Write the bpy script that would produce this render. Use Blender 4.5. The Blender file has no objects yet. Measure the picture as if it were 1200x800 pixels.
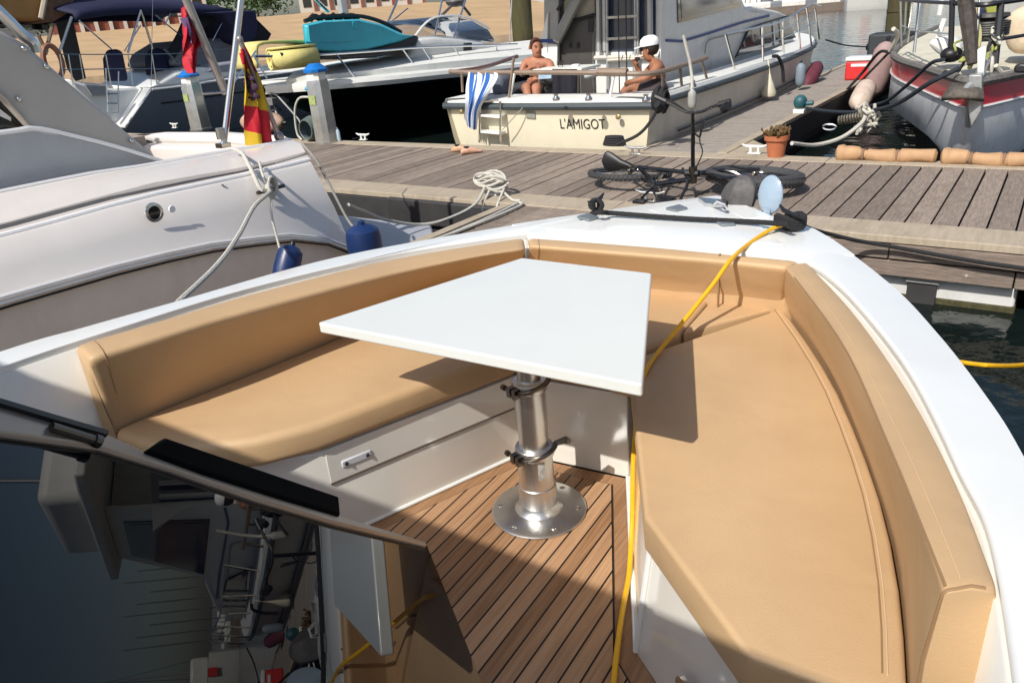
import bpy, bmesh, math, random
from mathutils import Vector as V, Matrix
random.seed(7)
S = bpy.context.scene
COL = bpy.data.collections.new("marina"); S.collection.children.link(COL)
# ------------------------------------------------------------------ camera model (solved from the photo's vanishing points)
FPX, CX, CY = 880.0, 600.0, 400.0
ROLL = math.atan(.085); PIT = math.atan(385/880); CH = 1.95
U1 = V((.596, .803, 0)).normalized(); U2 = V((.803, -.596, 0)).normalized()      # away from us across the dock / along the dock to the right
O = V((.042, 2.03, 0)); RA = V((.834, -.552, 0)).normalized(); FA = V((.552, .834, 0)).normalized()  # own boat frame
def ray(px, py):
    u, v = px-CX, py-CY; c, s = math.cos(ROLL), math.sin(ROLL)
    a, b = (u*c-v*s)/FPX, (u*s+v*c)/FPX; cp, sp = math.cos(PIT), math.sin(PIT)
    return V((a, cp-b*sp, -sp-b*cp))
CAM = V((0, 0, CH))
def PZ(px, py, z): d = ray(px, py); return CAM+d*((z-CH)/d.z)
def PN(px, py, n, c): d = ray(px, py); return CAM+d*((c-n.dot(CAM))/n.dot(d))
def PU(px, py, u): return PN(px, py, U1, u)
def PVv(px, py, v): return PN(px, py, U2, v)
def BW(r, f, z): p = O+RA*r+FA*f; p.z = z; return p
def UV(v, u, z): p = U1*u+U2*v; p.z = z; return p
def zg(f): return CH-(.79+.08*min(1, max(0, (f+.5)/1.4)))
def PG(px, py, dz=0):                                     # a point on the own boat's gunwale sheer
    z = CH-.82
    for i in range(8):
        p = PZ(px, py, z); f = (p-O).dot(FA); z = zg(f)+dz
    return PZ(px, py, z)
def bf(p): q = p-O; return q.dot(RA), q.dot(FA)
def pl(spec, px, py):
    k, c = spec
    return {'z': PZ, 'u': PU, 'v': PVv}[k](px, py, c)
NRM = {'z': V((0, 0, -1)), 'u': U1, 'v': None}
# ------------------------------------------------------------------ materials
MATS = {}
def M(name, col=(.5, .5, .5), rough=.5, metal=0, var=.08, scale=8, bump=0, bscale=60, coat=0, ior=1.5, stretch=(1, 1, 1), col2=None, spec=.5, dirt=0, plank=None, sag=0):
    if name in MATS: return MATS[name]
    m = bpy.data.materials.new(name); m.use_nodes = True; MATS[name] = m
    nt = m.node_tree; N = nt.nodes; L = nt.links; b = N['Principled BSDF']
    b.inputs['Roughness'].default_value = rough; b.inputs['Metallic'].default_value = metal
    b.inputs['Coat Weight'].default_value = coat; b.inputs['Coat Roughness'].default_value = .06; b.inputs['IOR'].default_value = ior
    b.inputs['Specular IOR Level'].default_value = spec
    tc = N.new('ShaderNodeTexCoord'); mp = N.new('ShaderNodeMapping'); mp.inputs['Scale'].default_value = stretch
    L.new(tc.outputs['Object'], mp.inputs['Vector'])
    nz = N.new('ShaderNodeTexNoise'); nz.inputs['Scale'].default_value = scale; nz.inputs['Detail'].default_value = 6; nz.inputs['Roughness'].default_value = .6
    L.new(mp.outputs[0], nz.inputs['Vector'])
    rp = N.new('ShaderNodeValToRGB'); rp.color_ramp.elements[0].position = .3; rp.color_ramp.elements[1].position = .7
    c1 = tuple(x*(1-var) for x in col)+(1,); c2 = (tuple(col2) if col2 else tuple(min(1, x*(1+var)) for x in col))+(1,)
    rp.color_ramp.elements[0].color = c1; rp.color_ramp.elements[1].color = c2
    L.new(nz.outputs['Fac'], rp.inputs['Fac']); out = rp.outputs['Color']
    if dirt:
        n2 = N.new('ShaderNodeTexNoise'); n2.inputs['Scale'].default_value = 2.3; n2.inputs['Detail'].default_value = 9; n2.inputs['Roughness'].default_value = .75
        m2 = N.new('ShaderNodeMapping'); m2.inputs['Scale'].default_value = (1, 1, .35); L.new(tc.outputs['Object'], m2.inputs['Vector']); L.new(m2.outputs[0], n2.inputs['Vector'])
        r2 = N.new('ShaderNodeValToRGB'); r2.color_ramp.elements[0].position = .5; r2.color_ramp.elements[1].position = .75
        r2.color_ramp.elements[0].color = (1, 1, 1, 1); r2.color_ramp.elements[1].color = (1-dirt, 1-dirt*1.1, 1-dirt*1.25, 1)
        mx = N.new('ShaderNodeMix'); mx.data_type = 'RGBA'; mx.blend_type = 'MULTIPLY'; mx.inputs['Factor'].default_value = 1
        L.new(n2.outputs['Fac'], r2.inputs['Fac']); L.new(out, mx.inputs['A']); L.new(r2.outputs['Color'], mx.inputs['B']); out = mx.outputs['Result']
    if plank:
        sx = N.new('ShaderNodeSeparateXYZ'); L.new(tc.outputs['Object'], sx.inputs[0]); q1 = N.new('ShaderNodeMath'); q1.operation = 'ADD'; q1.inputs[1].default_value = plank[2]; L.new(sx.outputs[plank[0]], q1.inputs[0])
        q2 = N.new('ShaderNodeMath'); q2.operation = 'DIVIDE'; q2.inputs[1].default_value = plank[1]; L.new(q1.outputs[0], q2.inputs[0]); q3 = N.new('ShaderNodeMath'); q3.operation = 'FLOOR'; L.new(q2.outputs[0], q3.inputs[0])
        wn = N.new('ShaderNodeTexWhiteNoise'); wn.noise_dimensions = '1D'; L.new(q3.outputs[0], wn.inputs['W']); hv = N.new('ShaderNodeHueSaturation'); q4 = N.new('ShaderNodeMapRange'); q4.inputs['To Min'].default_value = .72; q4.inputs['To Max'].default_value = 1.2
        L.new(wn.outputs['Value'], q4.inputs['Value']); L.new(q4.outputs[0], hv.inputs['Value']); L.new(out, hv.inputs['Color']); out = hv.outputs['Color']
    L.new(out, b.inputs['Base Color'])
    mr = N.new('ShaderNodeMapRange'); mr.inputs['To Min'].default_value = max(.0, rough*.85); mr.inputs['To Max'].default_value = min(1, rough*1.18)
    L.new(nz.outputs['Fac'], mr.inputs['Value']); L.new(mr.outputs[0], b.inputs['Roughness'])
    if bump:
        n3 = N.new('ShaderNodeTexNoise'); n3.inputs['Scale'].default_value = bscale; n3.inputs['Detail'].default_value = 4; L.new(mp.outputs[0], n3.inputs['Vector'])
        bp = N.new('ShaderNodeBump'); bp.inputs['Strength'].default_value = bump; bp.inputs['Distance'].default_value = .01
        L.new(n3.outputs['Fac'], bp.inputs['Height']); L.new(bp.outputs[0], b.inputs['Normal'])
        if sag:
            n4 = N.new('ShaderNodeTexNoise'); n4.inputs['Scale'].default_value = 4.5; n4.inputs['Detail'].default_value = 2; n4.inputs['Distortion'].default_value = .6; L.new(tc.outputs['Object'], n4.inputs['Vector']); b4 = N.new('ShaderNodeBump'); b4.inputs['Strength'].default_value = sag; b4.inputs['Distance'].default_value = .03
            L.new(n4.outputs['Fac'], b4.inputs['Height']); L.new(b4.outputs[0], bp.inputs['Normal'])
    return m
white = M('white_gelcoat', (.78, .79, .77), .22, var=.025, scale=5, coat=.3, bump=.01, bscale=300, dirt=.04)
liner = M('liner_gelcoat', (.78, .755, .69), .16, var=.03, scale=3, coat=.5, dirt=.05)
tabw = M('table_laminate', (.71, .725, .69), .24, var=.012, scale=6, coat=.35, bump=.01, bscale=150, dirt=.025)
vinyl = M('tan_vinyl', (.52, .345, .185), .5, var=.05, scale=2.5, bump=.12, bscale=260, spec=.4, col2=(.555, .375, .205), sag=.17)
vseam = M('tan_piping', (.30, .18, .09), .55, var=.05)
thread = M('pale_thread', (.62, .45, .28), .6, var=.05)
alu = M('brushed_aluminium', (.72, .71, .68), .32, 1, var=.08, scale=40, bump=.03, bscale=120, stretch=(1, 1, .05))
alub = M('flange_aluminium', (.66, .66, .65), .3, 1, var=.06, scale=20, bump=.04, bscale=80)
chrome = M('stainless', (.7, .69, .66), .18, 1, var=.04)
dkmet = M('dark_clamp_metal', (.16, .14, .12), .3, 1, var=.1)
blk = M('black_rubber', (.012, .012, .013), .45, var=.1)
blkg = M('black_gloss', (.008, .008, .009), .12, var=.1, coat=.5)
caulk = M('black_caulk', (.012, .010, .009), .6)
ropeb = M('black_rope', (.015, .015, .017), .8, bump=.6, bscale=200, var=.3, scale=80)
ropew = M('white_rope', (.55, .53, .47), .85, bump=.6, bscale=180, var=.15, scale=90)
ropey = M('yellow_hose', (.78, .42, .01), .38, var=.06, scale=30)
wood = M('weathered_plank', (.25, .20, .162), .8, var=.28, scale=14, stretch=(6, .6, 1), bump=.5, bscale=30, dirt=.3, plank=(0, .159, 26.0+.0795))
beige = M('beige_edge_board', (.40, .335, .25), .8, var=.13, scale=10, stretch=(4, .5, 1), bump=.3, bscale=40, dirt=.28)
fascia = M('fascia_wood', (.21, .165, .135), .8, var=.3, scale=9, stretch=(1, 1, 7), bump=.4, bscale=40, dirt=.4)
fasciad = M('dark_dock_rubber', (.035, .032, .034), .7, var=.2, scale=6)
conc = M('concrete', (.33, .33, .32), .85, var=.14, scale=9, bump=.2, dirt=.35)
dconc = M('dark_concrete', (.09, .09, .095), .85, var=.2, scale=9, bump=.2)
wconc = M('white_float', (.62, .62, .60), .7, var=.08, scale=6, dirt=.35)
alga = M('waterline_algae', (.055, .05, .02), .9, var=.5, scale=30, bump=.6)
silv = M('silver_gelcoat', (.69, .65, .615), .2, var=.04, scale=3, coat=.5, dirt=.06)
silvw = M('white_moulding_highlight', (.86, .85, .84), .22, var=.03, coat=.4, dirt=.05)  # white trim, also used to paint the hull's highlight lines
taupe = M('taupe_paint', (.56, .52, .46), .3, var=.05, scale=3, coat=.3, dirt=.08)
hulltan = M('hull_grey_tan', (.90, .80, .69), .4, var=.05, scale=3, coat=.05, dirt=.15)
cream = M('cream_gelcoat', (.78, .72, .55), .35, var=.04, scale=4, coat=.2, dirt=.12)
wdeck = M('white_deck', (.76, .76, .72), .5, var=.04, dirt=.12)
wside = M('white_side_paint', (.76, .75, .71), .35, var=.05, coat=.2, dirt=.2)
greyh = M('grey_hull_paint', (.17, .18, .20), .3, var=.06, coat=.3, dirt=.12)
blackh = M('black_hull_paint', (.006, .006, .008), .06, var=.2, coat=.6)
navy = M('navy_canvas', (.012, .014, .05), .8, var=.15, bump=.3, bscale=12)
greyc = M('grey_canvas', (.20, .21, .24), .8, var=.12, bump=.3, bscale=10)
tancan = M('tan_canopy', (.36, .19, .06), .7, var=.12, scale=4)
teal = M('teal_plastic', (.035, .42, .52), .35, var=.06, coat=.2, dirt=.12)
yfoam = M('yellow_foam', (.68, .60, .22), .8, var=.08, bump=.3, bscale=40)
blueb = M('blue_cap', (.01, .16, .52), .35, var=.08)
bluef = M('blue_fender', (.008, .028, .11), .4, var=.12, dirt=.2)
bluestr = M('blue_stripe', (.02, .05, .22), .4)
redp = M('red_paint', (.50, .012, .03), .3, var=.12, coat=.3, dirt=.15)
redbr = M('bright_red', (.62, .03, .03), .45, var=.06)
greyp = M('sailboat_grey', (.78, .79, .81), .6, var=.08, scale=3, coat=.0, dirt=.35)
glassd = M('dark_window', (.015, .018, .022), .06, var=.1, coat=.8)
bwin = M('blue_grey_glass', (.05, .065, .10), .08, var=.2, scale=3, coat=.5)
skin = M('skin', (.40, .17, .10), .62, var=.28, scale=7, bump=.25, bscale=30)
skin2 = M('skin_tanned', (.32, .135, .07), .6, var=.28, scale=7, bump=.25, bscale=30)
hair = M('dark_hair', (.02, .012, .008), .7, var=.3, scale=60, bump=.6)
hairr = M('brown_hair', (.07, .025, .012), .7, var=.3, scale=60, bump=.6)
capw = M('white_cap', (.8, .8, .8), .8, var=.03)
shorts = M('dark_shorts', (.05, .04, .045), .85, var=.3, scale=20)
dkcloth = M('dark_cloth', (.012, .012, .02), .9, var=.3, scale=14, bump=.6, bscale=15)
terra = M('terracotta', (.46, .15, .065), .65, var=.1, scale=12, dirt=.2)
soil = M('soil', (.03, .02, .015), .95, bump=.6)
leaf1 = M('succulent_leaf', (.14, .10, .035), .6, var=.4, scale=14, col2=(.22, .12, .05))
chaf = M('brown_padding', (.46, .28, .15), .75, var=.12, scale=10, bump=.3, bscale=30, dirt=.15)
tyre = M('tyre_rubber', (.05, .05, .052), .75, var=.2, scale=30)
pedm = M('pedestal_steel', (.5, .49, .46), .3, .7, var=.2, scale=4, dirt=.2)
pile_m = M('pile_timber', (.09, .05, .03), .85, var=.4, scale=5, stretch=(3, 3, .4), bump=.5, bscale=20, col2=(.07, .075, .02))
clearp = M('pale_plastic_disc', (.30, .39, .48), .1, var=.05, coat=.6)
greycov = M('grey_cover', (.09, .085, .085), .6, var=.3, scale=20, bump=.5, bscale=40)
railm = M('frame_rail', (.36, .29, .235), .3, .6, var=.1)
sandm = M('sand', (.45, .305, .165), .95, var=.14, scale=.35, bump=.6, bscale=3, stretch=(.7, 1, 1), dirt=.06)
brickr = M('brick_wall', (.22, .07, .045), .9, var=.2, scale=1)
farstone = M('pale_building', (.55, .52, .47), .85, var=.1, scale=.5)
foliage = M('foliage', (.05, .10, .025), .8, var=.5, scale=.8)
trunkm = M('bark', (.09, .06, .04), .9, var=.3)
leather = M('shoe_tan', (.55, .33, .2), .6, var=.2, scale=30)
wwoodr = M('varnished_wood', (.18, .055, .02), .3, var=.2, coat=.5)
bottle_m = M('pale_bottle', (.55, .68, .78), .2, var=.05, coat=.4)

def teak(name, stripes):
    m = bpy.data.materials.new(name); m.use_nodes = True; nt = m.node_tree; N = nt.nodes; L = nt.links; b = N['Principled BSDF']
    b.inputs['Roughness'].default_value = .55; b.inputs['Specular IOR Level'].default_value = .3
    tc = N.new('ShaderNodeTexCoord'); sp = N.new('ShaderNodeSeparateXYZ'); L.new(tc.outputs['Object'], sp.inputs[0])
    def math_(op, a, b_=None, c=None):
        n = N.new('ShaderNodeMath'); n.operation = op
        for i, x in enumerate((a, b_, c)):
            if x is None: continue
            if isinstance(x, (int, float)): n.inputs[i].default_value = x
            else: L.new(x, n.inputs[i])
        return n.outputs[0]
    W = .0475
    q = math_('DIVIDE', sp.outputs['X'], W); fl = math_('FLOOR', q); fr = math_('SUBTRACT', q, fl)
    cb = N.new('ShaderNodeCombineXYZ'); L.new(math_('MULTIPLY', sp.outputs['X'], 110), cb.inputs[0]); L.new(math_('MULTIPLY', sp.outputs['Y'], 5), cb.inputs[1]); L.new(math_('MULTIPLY', fl, 7.3), cb.inputs[2])
    nz = N.new('ShaderNodeTexNoise'); nz.inputs['Scale'].default_value = 1; nz.inputs['Detail'].default_value = 5; L.new(cb.outputs[0], nz.inputs['Vector'])
    wn = N.new('ShaderNodeTexWhiteNoise'); wn.noise_dimensions = '1D'; L.new(fl, wn.inputs['W'])
    f = math_('ADD', math_('MULTIPLY', nz.outputs['Fac'], .75), math_('MULTIPLY', wn.outputs['Value'], .42 if stripes else .1))
    rp = N.new('ShaderNodeValToRGB'); rp.color_ramp.elements[0].position = .3; rp.color_ramp.elements[1].position = .85
    rp.color_ramp.elements[0].color = (.255, .135, .066, 1); rp.color_ramp.elements[1].color = (.49, .295, .165, 1); L.new(f, rp.inputs['Fac'])
    if stripes:
        lt = math_('LESS_THAN', fr, .115)
        mx = N.new('ShaderNodeMix'); mx.data_type = 'RGBA'; L.new(lt, mx.inputs['Factor']); L.new(rp.outputs[0], mx.inputs['A']); mx.inputs['B'].default_value = (.012, .009, .008, 1)
        L.new(mx.outputs['Result'], b.inputs['Base Color'])
    else: L.new(rp.outputs[0], b.inputs['Base Color'])
    bp = N.new('ShaderNodeBump'); bp.inputs['Strength'].default_value = .15; bp.inputs['Distance'].default_value = .003; L.new(nz.outputs['Fac'], bp.inputs['Height']); L.new(bp.outputs[0], b.inputs['Normal'])
    return m
teak_s, teak_p = teak('teak_strips', True), teak('teak_border', False)
def striped(name, c1, c2, w, axis=0, bump=False):
    m = bpy.data.materials.new(name); m.use_nodes = True; nt = m.node_tree; N = nt.nodes; L = nt.links; b = N['Principled BSDF']; b.inputs['Roughness'].default_value = .9
    tc = N.new('ShaderNodeTexCoord'); sp = N.new('ShaderNodeSeparateXYZ'); L.new(tc.outputs['UV'], sp.inputs[0])
    a = N.new('ShaderNodeMath'); a.operation = 'FRACT'; mu = N.new('ShaderNodeMath'); mu.operation = 'MULTIPLY'; mu.inputs[1].default_value = w
    L.new(sp.outputs[axis], mu.inputs[0]); L.new(mu.outputs[0], a.inputs[0])
    g = N.new('ShaderNodeMath'); g.operation = 'GREATER_THAN'; g.inputs[1].default_value = .5; L.new(a.outputs[0], g.inputs[0])
    mx = N.new('ShaderNodeMix'); mx.data_type = 'RGBA'; L.new(g.outputs[0], mx.inputs['Factor']); mx.inputs['A'].default_value = c1+(1,); mx.inputs['B'].default_value = c2+(1,)
    L.new(mx.outputs['Result'], b.inputs['Base Color']); return m
def mk_water():
    m = bpy.data.materials.new('harbour_water'); m.use_nodes = True; nt = m.node_tree; N = nt.nodes; L = nt.links; b = N['Principled BSDF']
    b.inputs['Base Color'].default_value = (.006, .011, .010, 1); b.inputs['Roughness'].default_value = .035; b.inputs['IOR'].default_value = 1.33
    tc = N.new('ShaderNodeTexCoord'); a = N.new('ShaderNodeTexNoise'); a.inputs['Scale'].default_value = 1.3; a.inputs['Detail'].default_value = 3
    c = N.new('ShaderNodeTexNoise'); c.inputs['Scale'].default_value = 5.5; c.inputs['Detail'].default_value = 3
    L.new(tc.outputs['Object'], a.inputs['Vector']); L.new(tc.outputs['Object'], c.inputs['Vector'])
    b1 = N.new('ShaderNodeBump'); b1.inputs['Strength'].default_value = .45; b1.inputs['Distance'].default_value = .12; L.new(a.outputs['Fac'], b1.inputs['Height'])
    b2 = N.new('ShaderNodeBump'); b2.inputs['Strength'].default_value = .4; b2.inputs['Distance'].default_value = .03; L.new(c.outputs['Fac'], b2.inputs['Height']); L.new(b1.outputs[0], b2.inputs['Normal'])
    L.new(b2.outputs[0], b.inputs['Normal']); return m
water_m = mk_water()
def mk_mirror(name):
    m = bpy.data.materials.new(name); m.use_nodes = True; b = m.node_tree.nodes['Principled BSDF']
    b.inputs['Base Color'].default_value = (.004, .004, .005, 1); b.inputs['Roughness'].default_value = .0; b.inputs['IOR'].default_value = 1.36
    nt = m.node_tree; N = nt.nodes; L = nt.links; tc = N.new('ShaderNodeTexCoord'); v = N.new('ShaderNodeTexVoronoi'); v.inputs['Scale'].default_value = 55; L.new(tc.outputs['Object'], v.inputs['Vector'])
    n = N.new('ShaderNodeTexNoise'); n.inputs['Scale'].default_value = 7; n.inputs['Detail'].default_value = 5; L.new(tc.outputs['Object'], n.inputs['Vector'])
    r1 = N.new('ShaderNodeMapRange'); r1.inputs['From Min'].default_value = .10; r1.inputs['From Max'].default_value = .03; L.new(v.outputs['Distance'], r1.inputs['Value'])
    r2 = N.new('ShaderNodeMapRange'); r2.inputs['From Min'].default_value = .5; r2.inputs['From Max'].default_value = .75; L.new(n.outputs['Fac'], r2.inputs['Value'])
    mu = N.new('ShaderNodeMath'); mu.operation = 'MULTIPLY'; L.new(r1.outputs[0], mu.inputs[0]); L.new(r2.outputs[0], mu.inputs[1]); mx = N.new('ShaderNodeMix'); mx.data_type = 'RGBA'
    L.new(mu.outputs[0], mx.inputs['Factor']); mx.inputs['A'].default_value = (.004, .004, .005, 1); mx.inputs['B'].default_value = (.07, .07, .07, 1); L.new(mx.outputs['Result'], b.inputs['Base Color']); return m
darkglass = mk_mirror('tinted_windscreen')
def mk_tint():
    m = bpy.data.materials.new('smoked_acrylic'); m.use_nodes = True; nt = m.node_tree; N = nt.nodes; L = nt.links; N.clear()
    o = N.new('ShaderNodeOutputMaterial'); t = N.new('ShaderNodeBsdfTransparent'); t.inputs[0].default_value = (.30, .26, .235, 1)
    g = N.new('ShaderNodeBsdfGlossy'); g.inputs['Roughness'].default_value = 0.0; fr = N.new('ShaderNodeFresnel'); fr.inputs[0].default_value = 1.5
    mx = N.new('ShaderNodeMixShader'); L.new(fr.outputs[0], mx.inputs[0]); L.new(t.outputs[0], mx.inputs[1]); L.new(g.outputs[0], mx.inputs[2]); L.new(mx.outputs[0], o.inputs[0]); return m
smoke = mk_tint()
def mk_clear(name, col, k=1.45):
    m = bpy.data.materials.new(name); m.use_nodes = True; nt = m.node_tree; N = nt.nodes; L = nt.links; N.clear()
    o = N.new('ShaderNodeOutputMaterial'); t = N.new('ShaderNodeBsdfTransparent'); t.inputs[0].default_value = col+(1,)
    g = N.new('ShaderNodeBsdfGlossy'); g.inputs['Roughness'].default_value = .05; fr = N.new('ShaderNodeFresnel'); fr.inputs[0].default_value = k
    mx = N.new('ShaderNodeMixShader'); L.new(fr.outputs[0], mx.inputs[0]); L.new(t.outputs[0], mx.inputs[1]); L.new(g.outputs[0], mx.inputs[2]); L.new(mx.outputs[0], o.inputs[0]); return m
clearg = mk_clear('clear_windscreen', (.92, .93, .95), 1.3)
# ------------------------------------------------------------------ mesh builder (world coordinates in, local mesh out)
class MB:
    def __init__(s): s.v = []; s.f = []; s.uv = {}
    def add(s, vs, fs, uvs=None):
        n = len(s.v); s.v += [V(x) for x in vs]
        for i, f in enumerate(fs): s.f.append([n+k for k in f])
        if uvs:
            for i, w in enumerate(uvs): s.uv[n+i] = w
        return s
    def box(s, c, dx, dy, dz, ax=None):
        X, Y, Z = ax if ax else (U2, U1, V((0, 0, 1)))
        c = V(c); vs = [c+X*(dx/2*i)+Y*(dy/2*j)+Z*(dz/2*k) for i in (-1, 1) for j in (-1, 1) for k in (-1, 1)]
        return s.add(vs, [(0, 1, 3, 2), (4, 6, 7, 5), (0, 4, 5, 1), (2, 3, 7, 6), (0, 2, 6, 4), (1, 5, 7, 3)])
    def prism(s, pts, off):
        n = len(pts); off = V(off); vs = [V(p) for p in pts]+[V(p)+off for p in pts]
        fs = [tuple(range(n))[::-1], tuple(range(n, 2*n))]+[(i, (i+1) % n, n+(i+1) % n, n+i) for i in range(n)]
        return s.add(vs, fs)
    def tube(s, pts, r, seg=8, caps=True, closed=False):
        pts = [V(p) for p in pts]; n = len(pts); rs = r if isinstance(r, (list, tuple)) else [r]*n
        rings = []; up = None
        for i in range(n):
            if closed: t = pts[(i+1) % n]-pts[i-1]
            else: t = pts[min(i+1, n-1)]-pts[max(i-1, 0)]
            if t.length < 1e-9: t = V((0, 0, 1))
            t.normalize()
            if up is None: up = V((0, 0, 1)) if abs(t.z) < .9 else V((1, 0, 0))
            x = t.cross(up)
            if x.length < 1e-6: x = t.cross(V((0, 1, .3)))
            x.normalize(); y = x.cross(t).normalized(); up = y
            rings.append([pts[i]+(x*math.cos(a)+y*math.sin(a))*rs[i] for a in [2*math.pi*k/seg for k in range(seg)]])
        vs = [p for r_ in rings for p in r_]; fs = []
        for i in range(n if closed else n-1):
            j = (i+1) % n
            for k in range(seg): fs.append((i*seg+k, i*seg+(k+1) % seg, j*seg+(k+1) % seg, j*seg+k))
        if caps and not closed: fs += [tuple(range(seg))[::-1], tuple(range((n-1)*seg, n*seg))]
        return s.add(vs, fs)
    def lathe(s, c, prof, seg=24, ax=None, caps=True):            # prof: (radius, height)
        X, Y, Z = ax if ax else (V((1, 0, 0)), V((0, 1, 0)), V((0, 0, 1))); c = V(c); vs = []; n = len(prof)
        for r, h in prof:
            for k in range(seg):
                a = 2*math.pi*k/seg; vs.append(c+(X*math.cos(a)+Y*math.sin(a))*r+Z*h)
        fs = [(i*seg+k, i*seg+(k+1) % seg, (i+1)*seg+(k+1) % seg, (i+1)*seg+k) for i in range(n-1) for k in range(seg)]
        if caps: fs += [tuple(range(seg))[::-1], tuple(range((n-1)*seg, n*seg))]
        return s.add(vs, fs)
    def grid(s, rows, uv=False, closed=False):
        m = len(rows[0]); n = len(rows); vs = [p for r in rows for p in r]
        fs = [(i*m+k, i*m+(k+1) % m, (i+1)*m+(k+1) % m, (i+1)*m+k) for i in range(n-1) for k in range(m if closed else m-1)]
        return s.add(vs, fs, [(k/(m-1), i/(n-1)) for i in range(n) for k in range(m)] if uv else None)
    def sphere(s, c, r, seg=14, rg=9, sc=(1, 1, 1)):
        c = V(c); vs = []; 
        for i in range(1, rg):
            a = math.pi*i/rg
            for k in range(seg):
                b = 2*math.pi*k/seg; vs.append(c+V((math.sin(a)*math.cos(b)*r*sc[0], math.sin(a)*math.sin(b)*r*sc[1], math.cos(a)*r*sc[2])))
        t = len(vs); vs += [c+V((0, 0, r*sc[2])), c-V((0, 0, r*sc[2]))]
        fs = [(i*seg+k, (i+1)*seg+k, (i+1)*seg+(k+1) % seg, i*seg+(k+1) % seg) for i in range(rg-2) for k in range(seg)]
        fs += [(t, k, (k+1) % seg) for k in range(seg)]+[(t+1, (rg-2)*seg+(k+1) % seg, (rg-2)*seg+k) for k in range(seg)]
        return s.add(vs, fs)
    def build(s, name, mat, parent=None, bevel=0, seg=2, sm=35, solid=0, sub=0, loc=None, fix=True, sharp=True):
        me = bpy.data.meshes.new(name)
        mats = mat if isinstance(mat, (list, tuple)) else [mat]
        if parent is not None: inv = WM[parent.name].inverted(); base = None
        else:
            base = loc if loc is not None else V((sum(p.x for p in s.v)/len(s.v), sum(p.y for p in s.v)/len(s.v), min(p.z for p in s.v)))
            inv = Matrix.Translation(base).inverted()
        me.from_pydata([tuple(inv @ p) for p in s.v], [], s.f); me.validate()
        if s.uv:
            ul = me.uv_layers.new(name='UVMap')
            for lp in me.loops: ul.data[lp.index].uv = s.uv.get(lp.vertex_index, (0, 0))
        if fix:
            bm = bmesh.new(); bm.from_mesh(me); bmesh.ops.recalc_face_normals(bm, faces=bm.faces); bm.to_mesh(me); bm.free()
        for m in mats: me.materials.append(m)
        for p in me.polygons: p.use_smooth = True
        if sharp: me.set_sharp_from_angle(angle=math.radians(sm))
        o = bpy.data.objects.new(name, me); COL.objects.link(o)
        if parent is not None: o.parent = parent; WM[o.name] = WM[parent.name].copy()
        else: o.location = base; WM[o.name] = Matrix.Translation(base)
        if bevel:
            b = o.modifiers.new('bevel', 'BEVEL'); b.width = bevel; b.segments = seg; b.limit_method = 'ANGLE'; b.angle_limit = math.radians(30); b.harden_normals = False
        if solid: b = o.modifiers.new('solid', 'SOLIDIFY'); b.thickness = solid; b.offset = 0
        if sub: b = o.modifiers.new('sub', 'SUBSURF'); b.levels = sub; b.render_levels = sub
        return o
WM = {}
def tag(o, label=None, cat=None, group=None, kind=None):
    if label: o['label'] = label
    if cat: o['category'] = cat
    if group: o['group'] = group
    if kind: o['kind'] = kind
    return o
def empty(name, loc, label, cat, group=None, ax=None):
    o = bpy.data.objects.new(name, None); COL.objects.link(o); loc = V(loc); o.location = loc; mw = Matrix.Translation(loc)
    if ax:
        ang = math.atan2(ax.x, ax.y); o.rotation_euler = (0, 0, -ang); mw = mw @ Matrix.Rotation(-ang, 4, 'Z')
    o.empty_display_size = .1; WM[o.name] = mw; return tag(o, label, cat, group)
def crv(pts, n):                                                 # Catmull-Rom resample to n points
    P = [V(p) for p in pts]; P = [P[0]*2-P[1]]+P+[P[-1]*2-P[-2]]; out = []; m = len(P)-3
    for i in range(n):
        t = m*i/(n-1); k = min(int(t), m-1); t -= k; a, b, c, d = P[k:k+4]
        out.append(.5*((2*b)+(c-a)*t+(2*a-5*b+4*c-d)*t*t+(3*b-a-3*c+d)*t**3))
    return out
def slab(mb, pts, spec, th, flip=False):
    w = [pl(spec, *p) for p in pts]; n = {'z': V((0, 0, -1)), 'u': U1, 'v': -U2}[spec[0]]
    return mb.prism(w, n*th*(-1 if flip else 1))
def ptube(mb, pts, r, n=0, seg=6):                               # pts: (px,py,kind,c)
    w = [pl((k, c), x, y) for x, y, k, c in pts]
    if n: w = crv(w, n)
    return mb.tube(w, r, seg)
def text(name, s, mat, parent, origin, X, Y, size, depth=.004, sx=1, conf=None):
    cu = bpy.data.curves.new('t', 'FONT'); cu.body = s; cu.size = 1; cu.extrude = 0; ob = bpy.data.objects.new('t', cu); COL.objects.link(ob)
    dg = bpy.context.evaluated_depsgraph_get(); me = bpy.data.meshes.new_from_object(ob.evaluated_get(dg)); bpy.data.objects.remove(ob)
    X, Y = V(X).normalized(), V(Y).normalized(); Z = X.cross(Y); mb = MB()
    mb.add([origin+X*(v.co.x*size*sx)+Y*(v.co.y*size)+Z*(depth+v.co.z) for v in me.vertices], [tuple(p.vertices) for p in me.polygons])
    if conf:
        for i, q in enumerate(mb.v): mb.v[i] = conf(q)
    return mb.build(name, mat, parent, fix=False, sharp=False)
UPV = V((0, 0, 1))
# ================================================================== OWN BOAT
own = empty('open_motorboat', BW(0, 0, .0), 'white open boat with tan cushions around a teak floor, seen from aboard, in the foreground', 'boat', ax=FA)
ZF, ZS = .45, CH-1.07
def dense(pts, n=64): return crv(pts, n)
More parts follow.
